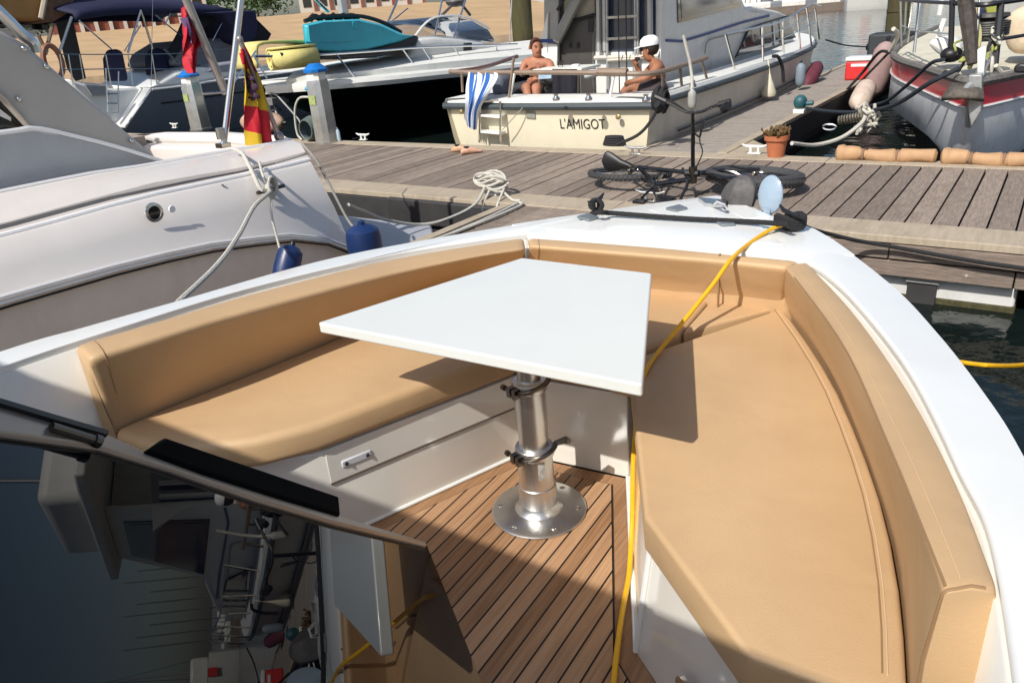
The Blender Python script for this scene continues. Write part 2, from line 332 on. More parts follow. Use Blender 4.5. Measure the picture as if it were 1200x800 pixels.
# gunwale curves from aft to the bow
gi_L = [BW(-1.22, -2.6, zg(-2)), BW(-1.22, -1.5, zg(-1.4))]+[PG(*p) for p in [(10, 426), (150, 380), (300, 335), (450, 300), (560, 282), (618, 274)]]
gi_R = [BW(1.27, -2.6, zg(-2)), BW(1.25, -1.5, zg(-1.4))]+[PG(*p) for p in [(1172, 680), (1120, 540), (1060, 425), (1000, 350), (965, 318), (940, 303)]]
go_L = [BW(-1.36, -2.6, zg(-2)), BW(-1.35, -1.5, zg(-1.4))]+[PG(*p) for p in [(0, 412), (100, 383), (200, 355), (400, 300), (600, 264), (700, 249), (760, 240), (822, 232)]]
go_R = [BW(1.43, -2.6, zg(-2)), BW(1.42, -1.8, zg(-1.4)), BW(1.385, -1.2, zg(-1.2)), BW(1.31, -.70, zg(-.7))]+[PG(*p) for p in [(1200, 535), (1160, 470), (1100, 392), (1040, 330), (960, 272), (909, 256), (864, 235)]]
iL, iR, oL, oR = dense(gi_L), dense(gi_R), dense(go_L), dense(go_R)
def drop(c, dz): return [p+V((0, 0, dz)) for p in c]
def shift(c, k):    # towards the centre line / aft
    out = []
    for i, p in enumerate(c):
        t = c[min(i+1, len(c)-1)]-c[max(i-1, 0)]; n = V((-t.y, t.x, 0)).normalized(); out.append(p+n*k)
    return out
# gunwale cap and foredeck: one sheet with thickness
mb = MB(); g = MB()
for a, b, s in ((oL, iL, 1), (oR, iR, -1)):
    n = len(a)
    mb2 = MB(); mb2.grid([a, [p*.5+q*.5+V((0, 0, .003)) for p, q in zip(a, b)], b, drop(b, -.022), drop(a, -.06), a])
    mb2.build('gunwale', white, own, bevel=.008)
fr = [iL[-1], PG(700, 281), PG(778, 287), PG(860, 295), iR[-1]]
dk = MB(); kL = len(oL)-1
# foredeck as strips between port edge and starboard edge
def mixr(a, b, m, cam=.012): return [a*(1-k/m)+b*(k/m)+V((0, 0, cam*math.sin(math.pi*k/m))) for k in range(m+1)]
front = crv(fr, 13)
def start_f(c, f0): return [p for p in c if bf(p)[1] > f0]
rows = [front]
fl = [x for x in oL if bf(x)[1] > .99]; frr = [x for x in oR if bf(x)[1] > .99]
fl = crv([iL[-1]*.0+oL[[i for i, x in enumerate(oL) if bf(x)[1] > .99][0]]]+fl[1:], 9); frr = crv([frr[0]]+frr[1:], 9)
for a, b in zip(fl, frr): rows.append(mixr(a, b, 12))
dk.grid([[p+V((0, 0, .004)) for p in r] for r in rows]); dk.grid([drop([r[0] for r in rows], .004), drop([r[0] for r in rows], -.07)]); dk.grid([drop([r[-1] for r in rows], .004), drop([r[-1] for r in rows], -.07)])
dk.grid([drop(rows[-1], .004), drop(rows[-1], -.25)]); dk.grid([drop(front, .004), drop(front, -.07)])
foredeck = dk.build('foredeck', white, own)
# raised hatch panels and flush fittings on the foredeck
def deckpoly(pts, th, name, mat, bev=.004, up=.006):
    w = [PG(x, y, up) for x, y in pts]; m = MB(); m.prism(w, V((0, 0, th))); return m.build(name, mat, own, bevel=bev)
hatch = deckpoly([(640, 270), (712, 253), (886, 261), (905, 279), (918, 289), (800, 279)], .008, 'deck_hatch', white)
deckpoly([(760, 247), (818, 236), (842, 245), (836, 257), (770, 252)], .008, 'anchor_locker_lid', white)
deckpoly([(848, 247), (866, 238), (903, 256), (872, 258)], .008, 'anchor_locker_lid', white)
for q in ([(676, 256), (690, 252), (702, 257), (690, 260)], [(780, 246), (796, 242), (806, 246), (792, 249)], [(838, 262), (856, 261), (862, 265), (846, 266)]):
    deckpoly(q, .012, 'hinge_pad', M('hinge_grey', (.22, .25, .27), .4, .4), .003, .014)
# bow fitting
m = MB(); m.prism([PG(x, y, .012) for x, y in [(818, 236), (852, 239), (850, 246), (826, 243)]], V((0, 0, .02))); m.tube([PG(836, 240, .03), PG(841, 236, .07), PG(848, 240, .06), PG(850, 244, .03)], .008)
m.build('bow_roller', chrome, own, bevel=.004)
def horn_cleat(par, c, d, L=.2, h=.05, mat=blk, name='cleat'):
    c = V(c); d = V(d).normalized(); m = MB()
    for k in (-1, 1): m.tube([c+d*(k*L*.15), c+d*(k*L*.15)+UPV*h], L*.055)
    m.tube([c-d*L/2+UPV*(h*1.25), c-d*L*.3+UPV*h, c+d*L*.3+UPV*h, c+d*L/2+UPV*(h*1.25)], [L*.03, L*.06, L*.06, L*.03]); m.box(c+UPV*.004, L*.5, L*.2, .012, (d, UPV.cross(d), UPV))
    return m.build(name, mat, par, bevel=.002)
cl1 = PG(699, 249, .012); cl2 = PG(925, 268, .012)
horn_cleat(own, cl1, FA, .16, .055); horn_cleat(own, cl2, (oR[-1]-oR[-4]), .17, .06)
# inside lip under gunwale, liner walls
lin = MB()
for c in (iL, iR):
    lin.grid([drop(c, -.022), drop(c, -.35), [V((p.x, p.y, ZF)) for p in c]])
lin.grid([drop(front, -.05), [V((p.x, p.y, ZF)) for p in front]])
lin.build('cockpit_liner', liner, own, solid=.012)
# outer hull
hull = MB()
def out_row(c, k, z, s): return [V((p.x, p.y, z)) - (RA*s*k*1.0) - FA*(k*.8*max(0, (bf(p)[1])/1.6)) for p in c]
for c, s in ((oL, -1), (oR, 1)):
    hull.grid([drop(c, -.05), drop(c, -.12), out_row(c, .05, .7, s), out_row(c, .14, .3, s), out_row(c, .3, -.2, s), out_row(c, .6, -.6, s)])
hull.grid([[oL[-1]+V((0, 0, -.05)), oR[-1]+V((0, 0, -.05))], [out_row(oL, .3, -.2, -1)[-1], out_row(oR, .3, -.2, 1)[-1]]])
hull.grid([[oL[0]+V((0, 0, -.05)), oR[0]+V((0, 0, -.05))], [out_row(oL, .3, -.2, -1)[0], out_row(oR, .3, -.2, 1)[0]]])
hull.build('hull', white, own)
# teak floor
fp = [(-.233, .262), (.19, .29), (.515, -.405), (.86, -.70), (1.2, -.72), (1.25, -2.55), (-1.2, -2.55), (-1.2, -.72), (-.80, -.70), (-.515, -.405)]
def inset(poly, d):
    n = len(poly); out = []
    for i in range(n):
        a, b, c = V(poly[i-1]+(0,)), V(poly[i]+(0,)), V(poly[(i+1) % n]+(0,)); e1 = (b-a).normalized(); e2 = (c-b).normalized()
        n1 = V((e1.y, -e1.x, 0)); n2 = V((e2.y, -e2.x, 0)); k = (n1+n2); k = k/(k.dot(n1)); q = b+k*d; out.append((q.x, q.y))
    return out
fi = inset(fp, .055); fs = inset(fp, .0605)
m = MB(); m.add([BW(r, f, ZF) for r, f in fp], [tuple(range(len(fp)))]); teakf = m.build('teak_floor', teak_p, own, fix=False)
m = MB(); m.add([BW(r, f, ZF+.003) for r, f in fi], [tuple(range(len(fi)))]); m.build('margin_seam', caulk, teakf, fix=False)
m = MB(); m.add([BW(r, f, ZF+.006) for r, f in fs], [tuple(range(len(fs)))]); m.build('floor_strips', teak_s, teakf, fix=False)
# seat bases
def base(poly, name):
    m = MB(); m.prism([BW(r, f, ZF) for r, f in poly], V((0, 0, ZS-.105-ZF))); return m.build(name, liner, own, bevel=.012, seg=3)
bL = [(-.233, .262), (-.515, -.405), (-.82, -.69), (-1.20, -.69), (-1.04, -.1), (-.80, .34), (-.5, .80), (-.233, .80)]
bR = [(.19, .29), (.515, -.405), (.86, -.69), (1.15, -.69), (1.03, -.1), (.84, .34), (.52, .83), (.19, .83)]
bl = base(bL, 'seat_base'); bRt = inset(bR, -.038) if (inset(bR, .038)[1][0] < bR[1][0]) else inset(bR, .038)
m = MB(); m.grid([[BW(r, f, ZF) for r, f in bR], [BW(r, f, ZS-.105) for r, f in bRt]], closed=True); m.add([BW(r, f, ZS-.105) for r, f in bRt], [tuple(range(len(bRt)))]); br = m.build('seat_base', liner, own, bevel=.008, seg=3)
m = MB(); m.prism([BW(r, f, ZF) for r, f in [(-.231, .268), (.188, .296), (.188, .84), (-.231, .84)]], V((0, 0, ZS-.105-ZF))); m.build('seat_base', liner, own, bevel=.004)
# groove line and small vent strip on the port base
a, b = V(bL[1]+(0,)), V(bL[0]+(0,)); d = (b-a).normalized(); nrm = V((d.y, -d.x, 0))
def onb(t, z, o=.004): q = a+(b-a)*t+nrm*o; return BW(q.x, q.y, z)
m = MB(); m.prism([onb(.02, .655), onb(.99, .655), onb(.99, .775), onb(.02, .775)], RA*nrm.x*-.003+FA*nrm.y*-.003); m.build('upper_band', liner, bl, bevel=.002)
m = MB(); m.prism([onb(.02, .648, .001), onb(.99, .648, .001), onb(.99, .655, .001), onb(.02, .655, .001)], RA*nrm.x*.003+FA*nrm.y*.003); m.build('band_groove', M('groove_brown', (.16, .12, .09), .7), bl)
m = MB(); m.prism([onb(.08, .692, .0), onb(.22, .692, .0), onb(.22, .718, .0), onb(.08, .718, .0)], RA*nrm.x*.008+FA*nrm.y*.008); ct = m.build('catch_plate', M('catch_plastic', (.6, .62, .66), .35), bl, bevel=.004)
m = MB()
for t in (.10, .20): c = onb(t, .705, .008); m.lathe(c, [(.007, 0), (.006, .004)], 10, (FA, UPV, (RA*nrm.x+FA*nrm.y)))
m.build('screw', blk, ct)
# white bead where the base meets the floor
m = MB(); m.tube([onb(0, ZF+.006, .003), onb(.99, ZF+.006, .003)], .007); m.build('base_bead', white, bl)
m = MB(); q0, q1 = V(bR[0]+(0,)), V(bR[1]+(0,)); m.tube([BW(q0.x-.004, q0.y, ZF+.006), BW(q1.x-.004, q1.y, ZF+.006)], .007); m.build('base_bead', white, br)
m = MB(); m.tube([BW(q1.x-.003, q1.y, ZF+.01), BW(bRt[1][0]-.003, bRt[1][1], ZS-.11)], .009); m.build('corner_trim', white, br)
pc = BW(.70, -.575, .60); m = MB(); nn = (RA*-.65+FA*-.76).normalized(); m.lathe(pc, [(.028, 0), (.028, .01), (.018, .014), (.0, .012)], 20, (nn.cross(UPV), UPV, nn)); m.build('push_latch', chrome, br)
# seat cushions
def cushion(poly, name='seat_cushion', th=.10, bev=.028):
    m = MB(); m.prism([BW(r, f, ZS-th) for r, f in poly], V((0, 0, th))); o = m.build(name, vinyl, own, bevel=bev, seg=5, sharp=False); return o
cvR = [PZ(x, y, ZS) for x, y in [(916, 357), (945, 395), (980, 450), (1012, 520), (1040, 600), (1060, 700), (1068, 800)]]
sR = [bf(p) for p in crv(cvR, 12)]; sR = [(r-.006, f) for r, f in sR][::-1]
sR = [s for s in sR if s[1] > -.66]
sL = [bf(p) for p in crv([PZ(x, y, ZS) for x, y in [(138, 500), (200, 473), (300, 433), (400, 392), (500, 345)]], 8)]
e = sL[-1]
cR = cushion([(.135, .268), (.211, .268), (.538, -.405), (.853, -.697), (1.10, -.697)]+sR+[(.50, .93)])
cL = cushion([(-.220, .255), (-.500, -.42), (-.60, -.555), (-.80, -.708), (-1.06, -.712)]+sL+[(e[0]+.16, e[1]+.27), (-.52, .9), (-.235, .94)])
cF = cushion([(-.230, .262), (.130, .277), (.250, .60), (.245, .955), (-.230, .955)], bev=.02)
cG = cushion([(.258, .62), (.49, .945), (.252, .955)], bev=.012)
def piping(par, pts, mat=vseam, r=.0035, name='piping', n=0):
    w = crv(pts, n) if n else pts; m = MB(); m.tube(w, r, 6); return m.build(name, mat, par)
z1 = ZS-.016
def rim(par, poly, z=ZS-.006, ins=.022, name='piping', mat=thread, r=.0016):
    q = inset(poly, ins); m = MB(); m.tube([BW(r_, f_, z) for r_, f_ in q], r, 5); return m.build(name, mat, par)
# welt lines along the front edges and double stitch by the backrest
piping(cR, [BW(r-.03, f, ZS+.0008) for r, f in sR], thread, .0016, 'stitching'); piping(cR, [BW(r-.038, f, ZS+.0008) for r, f in sR], vseam, .0016, 'stitching')
piping(cR, [BW(.235, .24, z1+.0125), BW(.560, -.384, z1+.0125), BW(.863, -.667, z1+.0125), BW(1.06, -.665, z1+.0125)], vseam, .0018)
piping(cR, [BW(.856, -.70, ZS-.085), BW(1.09, -.695, ZS-.085)], vseam, .002)
piping(cL, [BW(-.245, .235, z1+.0125), BW(-.525, -.40, z1+.0125), BW(-.622, -.535, z1+.0125), BW(-.81, -.676, z1+.0125)], vseam, .0016)
# backrests: swept quads with rounded edges
def backrest(rt, ft, fb, name='backrest_cushion', R_=.034, crisp=False):
    n = len(rt); rings = []
    for i in range(n):
        a, c, d = rt[i], ft[i], fb[i]; e = V((d.x, d.y, ZS-.09)); g = V((a.x, a.y, ZS-.09)); q = []
        def corner(p0, p1, p2, r, k):
            u_ = (p0-p1); w_ = (p2-p1); r1 = min(r, u_.length*.45); r2 = min(r, w_.length*.45); s0 = p1+u_.normalized()*r1; s1 = p1+w_.normalized()*r2
            return [s0*(1-t)**2+p1*2*t*(1-t)+s1*t*t for t in [j/k for j in range(k+1)]]
        out_ = (c-a).normalized()
        q += corner(g, a, c, .018, 3); q.append(a.lerp(c, .5)+UPV*.005); q += corner(a, c, d, R_, 7)
        q.append(c.lerp(d, .5)+out_*.006); q += [d, e, g]; rings.append(q)
    def shrink(r, k): m_ = sum(r, V((0, 0, 0)))/len(r); return [p.lerp(m_, k) for p in r]
    def mid(r0, r1, t): return [p.lerp(q, t) for p, q in zip(r0, r1)]
    L0 = (ft[1]-ft[0]).length; L1 = (ft[-2]-ft[-1]).length
    head_ = [shrink(rings[0], .999), shrink(rings[0], .16), shrink(mid(rings[0], rings[1], .006/L0), .07), shrink(mid(rings[0], rings[1], .014/L0), .025), mid(rings[0], rings[1], .03/L0)]
    if crisp: head_ = [shrink(rings[0], .999), shrink(rings[0], .5), shrink(rings[0], .07), shrink(mid(rings[0], rings[1], .003/L0), .03), shrink(mid(rings[0], rings[1], .008/L0), .008), mid(rings[0], rings[1], .015/L0)]
    tail_ = [mid(rings[-1], rings[-2], .03/L1), shrink(mid(rings[-1], rings[-2], .014/L1), .025), shrink(mid(rings[-1], rings[-2], .006/L1), .07), shrink(rings[-1], .16), shrink(rings[-1], .97)]
    m = MB(); m.grid(head_+rings[1:-1]+tail_, closed=True); m.add(head_[0], [tuple(range(len(head_[0])))]); o = m.build(name, vinyl, own, sm=50)
    if crisp:
        ed = [r[8] for r in [head_[4], head_[5]]+rings[1:-1]]; c_ = FA*.0; m = MB(); m.tube([p+(UPV*.7-RA*.7)*.0012 for p in ed], .0026, 6); lp_ = [p for p in head_[3][3:-2]]; m.tube([p-FA*.001 for p in lp_], .0026, 6); m.build('piping', vseam, o)
        m = MB(); m.tube([p.lerp(q, .55)+UPV*.0012 for p, q in zip([r[6] for r in [head_[5]]+rings[1:-1]], [r[4] for r in [head_[5]]+rings[1:-1]])], .001, 5); m.build('stitching', thread, o); return o
    o_r = mid(rings[0], rings[1], .042/L0)[3:-3]; c_ = sum(o_r, V((0, 0, 0)))/len(o_r); m = MB(); m.tube([p+(p-c_).normalized()*.0014 for p in o_r], .0013, 5); m.build('stitching', vseam, o); return o
NB = 22
def PGd(pts, dz): return [PG(x, y, dz) for x, y in pts]
rtR = crv(PGd([(1173, 690), (1120, 560), (1060, 450), (1000, 365), (946, 306)], -.004), NB)
ftR = crv(PGd([(1106, 690), (1080, 620), (1040, 520), (985, 400), (920, 312)], -.006), NB)
fbR = crv([PZ(x, y, ZS-.02) for x, y in [(1070, 838), (1044, 622), (984, 458), (948, 398), (917, 360)]], NB)
fbR = crv([BW(1.115, -.715, ZS-.02)]+[p for p in fbR if bf(p)[1] > -.55], NB)
bR_ = backrest(rtR, ftR, fbR, R_=.016, crisp=True)
rtL = crv(PGd([(86, 404), (200, 371), (300, 342), (450, 305), (560, 286), (614, 278)], -.004), NB)
ftL = crv(PGd([(104, 419), (200, 390), (300, 361), (450, 322), (560, 300), (616, 291)], -.006), NB)
fbL = crv([PZ(x, y, ZS-.02) for x, y in [(136, 507), (200, 480), (300, 440), (400, 398), (500, 353)]]+[BW(-.60, .86, ZS-.02)], NB)
bL_ = backrest(rtL, ftL, fbL)
rtF = crv(PGd([(619, 278), (700, 284), (778, 290), (860, 298), (938, 305)], -.004), 10)
ftF = crv(PGd([(621, 288), (700, 294), (778, 300), (855, 306), (920, 313)], -.006), 10)
def frontrow(z, f=.955, r0=-.57, r1=.51, n=10): return [BW(r0+(r1-r0)*k/(n-1), f+.01*k/(n-1), z) for k in range(n)]
bF_ = backrest(rtF, ftF, frontrow(ZS-.02))
def lerp(a, b, t): return [p*(1-t)+q*t for p, q in zip(a, b)]
def topline(rt, ft, t, dz=.0055): return [q.lerp(p, t)+UPV*(dz*4*t*(1-t)-.0005) for p, q in zip(rt, ft)]
# vertical seam on the front backrest
sm_t = PG(853, 306, -.004)+V((0, 0, .002)); sm_b = BW(.252, .95, ZS-.01)
m = MB(); m.box((sm_t+sm_b)/2-FA*.006, .006, .012, (sm_t-sm_b).length*.86, (RA, FA, UPV)); m.build('cushion_gap', vseam, bF_)
# ---------------- windscreen: raked smoked panel on the port side of the photographer
NW = V((.748, .235, .621)).normalized(); DW = .352
def PW(px, py, k=0.0):
    d = ray(px, py); return CAM+d*(-(DW+k)/d.dot(NW))
def wpan(pts, th, name, mat, par, k=0.0, bev=0):
    m = MB(); m.prism([PW(x, y, k) for x, y in pts], -NW*th); return m.build(name, mat, par, bevel=bev)
ws = wpan([(-140, 420), (-60, 490), (0, 507), (120, 524), (200, 549), (300, 584), (400, 614), (500, 638), (530, 712), (566, 803), (592, 880), (610, 980), (-140, 980)], .006, 'windscreen', darkglass, own)
rail = wpan([(-140, 405), (0, 469), (60, 487), (128, 508), (172, 528), (240, 552), (330, 582), (402, 604), (500, 634), (501, 639), (400, 614), (392, 612), (300, 584), (200, 549), (120, 524), (0, 507), (-140, 470)], .02, 'windscreen_rail', railm, own, -.006, .004)
wpan([(-140, 402), (0, 466), (60, 484), (128, 504), (127, 509), (60, 490), (0, 472), (-140, 408)], .03, 'rail_gasket', blk, own, -.010)
m = MB(); m.prism([PW(x, y, -.010) for x, y in [(170, 527), (193, 511), (398, 581), (400, 603), (330, 582), (240, 553)]], -NW*.045); m.build('rubber_buffer', M('matt_black', (.004, .004, .004), .9, spec=.05, var=.05), own, bevel=.004)
m = MB(); m.tube([PW(60, 500, -.009), PW(112, 516, -.009)], .0045, 10); m.tube([PW(110, 515.5, -.009), PW(117, 518, -.009)], .006, 10); m.build('latch_bar', dkmet, rail)
# added white panel standing in for the tabletop's reflection, behind the dark glass
panel_end = PZ(400, 703, ZF+.01); ed = PZ(457, 748, ZF+.01); ed2 = PZ(472, 751, ZF+.01); hz = .30
m = MB(); m.prism([panel_end, ed, ed2, panel_end+(ed2-ed)], V((0, 0, hz))); m.build('reflection_panel', white, own, bevel=.004)
# helm console, posts and hardtop behind the photographer (they cast the shade line across the cockpit)
m = MB(); m.box(BW(-.35, -2.3, .95), .9, .35, 1.0, (RA, FA, UPV)); m.build('helm_console', white, own, bevel=.05, seg=3)
m = MB(); m.prism([BW(r, f, 2.47) for r, f in [(-1.75, -2.28), (-1.68, -2.229), (1.75, -2.383), (1.85, -2.44), (1.85, -4.1), (-1.75, -4.1)]], V((0, 0, .09))); m.build('hardtop', white, own, bevel=.03, seg=3)
for r in (-1.12, 1.3):
    for f in (-2.5, -3.9):
        m = MB(); m.tube([BW(r, f, zg(-2)), BW(r, f, 2.48)], .028); m.build('hardtop_post', chrome, own)
m = MB(); m.prism([BW(r, f, zg(-2)-.03) for r, f in [(-1.36, -2.6), (1.42, -2.6), (1.42, -5.2), (-1.36, -5.2)]], V((0, 0, .03))); m.prism([BW(r, f, -.3) for r, f in [(-1.3, -2.6), (1.36, -2.6), (1.36, -5.1), (-1.3, -5.1)]], V((0, 0, 1.4))); m.build('aft_hull', white, own)

# ================================================================== TABLE
ZT = CH-.78
tb = empty('pedestal_table', BW(0, 0, ZF), 'white trapezoid table on an aluminium pedestal bolted to the teak floor', 'table', ax=FA)
def rounded(poly, r, k=5):
    out = []; n = len(poly)
    for i in range(n):
        a, b, c = V(poly[i-1]+(0,)), V(poly[i]+(0,)), V(poly[(i+1) % n]+(0,)); p = b+(a-b).normalized()*r; q = b+(c-b).normalized()*r
        for j in range(k+1): t = j/k; w = p*(1-t)**2+b*2*t*(1-t)+q*t*t; out.append((w.x, w.y))
    return out
tp = rounded([(-.506, -.324), (-.243, .398), (.237, .387), (.502, -.325)], .012)
m = MB(); m.prism([BW(r, f, ZT-.032) for r, f in tp], V((0, 0, .032))); top = m.build('tabletop', tabw, tb, bevel=.007, seg=4)
ax3 = (RA, FA, UPV)
m = MB(); m.lathe(BW(0, 0, ZF+.008), [(.155, 0), (.155, .004), (.148, .009), (.078, .012), (.068, .02), (.062, .035)], 64, ax3); fl_ = m.build('base_flange', alub, tb)
for k in range(6):
    a = math.radians(k*60+22); m = MB(); m.lathe(BW(math.cos(a)*.130, math.sin(a)*.130, ZF+.0165), [(.010, 0), (.0095, .002), (.004, .0035), (.0, .001)], 14, ax3); m.build('bolt', chrome, fl_)
m = MB(); m.lathe(BW(0, 0, ZF+.03), [(.062, 0), (.061, .075), (.0605, .08), (.057, .083), (.055, .19), (.054, .222)], 48, ax3); m.build('lower_tube', alu, tb)
m = MB(); m.lathe(BW(0, 0, ZF+.222), [(.047, 0), (.047, .23)], 48, ax3); m.build('middle_tube', alu, tb)
m = MB(); m.lathe(BW(0, 0, ZF+.452), [(.037, 0), (.037, .228), (.1, .233), (.1, .237)], 40, ax3); m.build('upper_tube', alu, tb)
def clamp(z, R_):
    m = MB(); m.lathe(BW(0, 0, z), [(R_-.002, 0), (R_+.007, 0), (R_+.008, .018), (R_+.005, .03), (R_-.006, .032)], 40, ax3)
    c = m.build('clamp_collar', alu, tb, bevel=.002)
    d = (RA*-.35-FA*.94); s = (RA*.94-FA*.35)
    # V lever handle wrapped round the collar
    m = MB(); pts = [BW(0, 0, z+.016)+RA*math.cos(a)*(R_+.011)+FA*math.sin(a)*(R_+.011)+V((0, 0, .002+.014*math.cos(a-.6))) for a in [math.radians(x) for x in range(-130, 31, 10)]]
    m.tube(pts, [.006+.003*i/16 for i in range(17)], 8); e_ = pts[-1]; m.tube([e_, e_+RA*.03+FA*.015+V((0, 0, .012)), e_+RA*.045+FA*.01+V((0, 0, .014))], [.009, .012, .009], 8); m.build('clamp_lever', dkmet, c)
    m = MB(); b0 = BW(0, 0, z+.008)+d*(R_+.014)
    m.tube([b0-s*.05, b0+s*.035], .004, 8); m.tube([b0-s*.056, b0-s*.044], .0095, 8); m.box(b0-s*.012, .018, .026, .03, (s, d, UPV)); m.box(b0+s*.012, .014, .026, .03, (s, d, UPV)); m.tube([b0+s*.028, b0+s*.04], .008, 8)
    m.build('clamp_bolt', dkmet, c)
clamp(ZF+.222, .055); clamp(ZF+.452, .047)
m = MB(); pts = []
for z in (ZF+.15, ZF+.225):
    pts.append([BW(0, 0, z)+RA*math.cos(a)*.0562+FA*math.sin(a)*.0562 for a in [math.radians(x) for x in (-52, -44, -36, -28)]])
m.grid(pts); m.build('maker_plate', M('sticker_grey', (.42, .40, .36), .5, var=.35, scale=60), tb)

# ================================================================== ROPES ON OWN BOAT
NWL = FA; CWL = FA.dot(BW(0, .235, 0))
def PWL(x, y): return PN(x, y, NWL, CWL)
hose = crv([PG(922, 262, .045), PG(905, 268, .03), PG(880, 284, .015), PG(857, 304, .008), PZ(835, 334, 1.03), PZ(812, 363, .97), PZ(789, 391, .915), PZ(767, 418, ZS+.008), PZ(756, 436, ZS+.010), PWL(750, 456), PWL(746, 485), PWL(744, 510), PZ(742, 540, ZF+.17), PZ(741.5, 570, ZF+.13), PZ(741, 605, ZF+.09), PZ(739.5, 640, ZF+.04), PZ(737, 675, ZF+.013), PZ(730, 712, ZF+.014), PZ(724, 755, ZF+.013), PZ(719, 800, ZF+.013), PZ(712, 870, ZF+.013)], 90)
m = MB(); m.tube(hose, .0078, 10); tag(m.build('yellow_hose', ropey), 'thin yellow hose running from the bow across the cushions down to the teak floor', 'hose')
m = MB(); m.tube(crv([PZ(1060, 412, .45), PZ(1095, 418, .55), PZ(1125, 424, .7), PZ(1160, 428, .7), PZ(1205, 427, .8), PZ(1300, 410, 1.0)], 30), .008, 8); tag(m.build('yellow_line', ropey), 'yellow line hanging over the dark water outside the right gunwale', 'rope')
def braid(pts, r, mat, name, label, cat='rope', group=None, n=60):
    w = crv(pts, n); m = MB(); m.tube(w, r, 7)
    for ph in (0, math.pi):                      # two laid strands winding round the core
        q = []
        for i in range(n*3):
            t = i/(n*3-1)*(n-1); k = min(int(t), n-2); p = w[k].lerp(w[k+1], t-k); d = (w[k+1]-w[k]).normalized(); x = d.cross(UPV).normalized() if abs(d.z) < .95 else V((1, 0, 0)); y = x.cross(d)
            a = ph+i*.9; q.append(p+(x*math.cos(a)+y*math.sin(a))*r*.55)
        m.tube(q, r*.55, 5)
    return tag(m.build(name, mat), label, cat, group)
braid([PG(699, 249, .05), PG(705, 249, .055), PG(720, 250, .035), PG(800, 256, .03), PG(880, 260, .03), PG(912, 262, .05), PG(925, 263, .065)], .0105, ropeb, 'mooring_rope', 'thick black rope stretched between the two cleats across the white foredeck')
m = MB()
for k in range(3):
    c = cl2+V((0, 0, .02+.012*k)); m.tube([c+RA*math.cos(a)*.052+FA*math.sin(a)*.035+V((0, 0, .01*math.sin(2*a))) for a in [2*math.pi*j/16 for j in range(16)]], .012, 6, closed=True)
m.tube(crv([cl2+V((0, 0, .05)), PU(950, 268, 4.6), PU(1000, 281, 5.0), PU(1040, 288, 5.09), PU(1100, 299, 5.10), PU(1160, 309, 5.10), PU(1240, 320, 5.10)], 40), .013, 8)
tag(m.build('mooring_rope', ropeb), 'black mooring rope leading from the right bow cleat out along the timber dock edge', 'rope')
m = MB(); c = cl1+V((0, 0, .035)); m.tube([c+RA*math.cos(a)*.03+UPV*math.sin(a)*.022 for a in [2*math.pi*j/14 for j in range(14)]], .011, 6, closed=True); tag(m.build('rope_loop', ropeb), 'black rope loop round the left bow cleat', 'rope')
# standing plastic disc and covered fitting ahead of the bow
bc = PG(893, 247, .0)
dc = PG(900, 250, .0)
xx = (RA*.93-FA*.37).normalized(); zz = (UPV*.97+FA*.2).normalized(); yy = xx.cross(zz)
m = MB(); c0 = dc+zz*.078
ring = lambda s, o: [c0+zz*(.082*s*math.cos(t))+xx*(.060*s*math.sin(t))+yy*o for t in [2*math.pi*k/28 for k in range(28)]]
m.grid([ring(.02, .016), ring(.4, .014), ring(.8, .008), ring(.97, .001), ring(1, -.004), ring(.97, -.009), ring(.5, -.012), ring(.02, -.013)], closed=True); m.box(dc-V((0, 0, .01)), .03, .02, .06, (xx, yy, UPV))
tag(m.build('plastic_disc', clearp), 'oval pale blue plastic disc standing upright at the bow', 'disc')
m = MB(); c0 = PG(866, 240, .0)
rows = []
for h, r1, r2, o in ((0, .075, .06, 0), (.035, .085, .065, .0), (.08, .075, .055, .012), (.115, .05, .04, .02), (.135, .016, .012, .025)):
    rows.append([c0+UPV*h+xx*(o+r1*math.cos(t)*(1+.12*math.sin(3*t+h*9)))+yy*(r2*math.sin(t)*(1+.12*math.cos(4*t))) for t in [2*math.pi*k/20 for k in range(20)]])
m.grid(rows, closed=True); m.add(rows[-1], [tuple(range(20))]); tag(m.build('covered_anchor', greycov), 'crumpled dark grey cover over the bow fitting beside the plastic disc', 'cover')
# ================================================================== WATER, BEACH
def struct(o): return tag(o, kind='structure')
m = MB(); m.add([V((-1500, -300, 0)), V((1500, -300, 0)), V((1500, 1800, 0)), V((-1500, 1800, 0))], [(0, 1, 2, 3)]); struct(m.build('water', water_m, fix=False))
m = MB(); m.add([V((-1600, -400, -2.5)), V((1600, -400, -2.5)), V((1600, 1900, -2.5)), V((-1600, 1900, -2.5))], [(0, 1, 2, 3)]); struct(m.build('ground', M('seabed', (.03, .03, .025), .95), fix=False))
# beach: a slope from the shore line up to the promenade
rows = []
N_ = 60
def shore(t): return V((-95+t*112, 33+t*45+ (0 if t < .8 else (t-.8)*60), 0))     # world x,y of the waterline
dirn = V((-.37, .93, 0))
for dist, z in ((-3, -.4), (0, .02), (6, .5), (16, 1.4), (28, 2.6), (37, 3.3), (60, 3.4), (140, 3.5)):
    rows.append([shore(k/(N_-1))+dirn*(dist+.8*math.sin(k*.9)+.4*math.sin(k*2.1))+V((0, 0, z*(1+.35*max(0, k/(N_-1)-.35)*(1 if z > .1 else 0))+random.uniform(-.05, .05)*(1 if z > .1 else 0))) for k in range(N_)])
m = MB(); m.grid(rows); struct(m.build('beach', sandm, sm=80))
# far bank on the right
m = MB(); m.prism([V((22, 125, -.5)), V((300, 100, -.5)), V((320, 200, -.5)), V((-20, 220, -.5))], V((0, 0, 3))); struct(m.build('far_quay', conc))
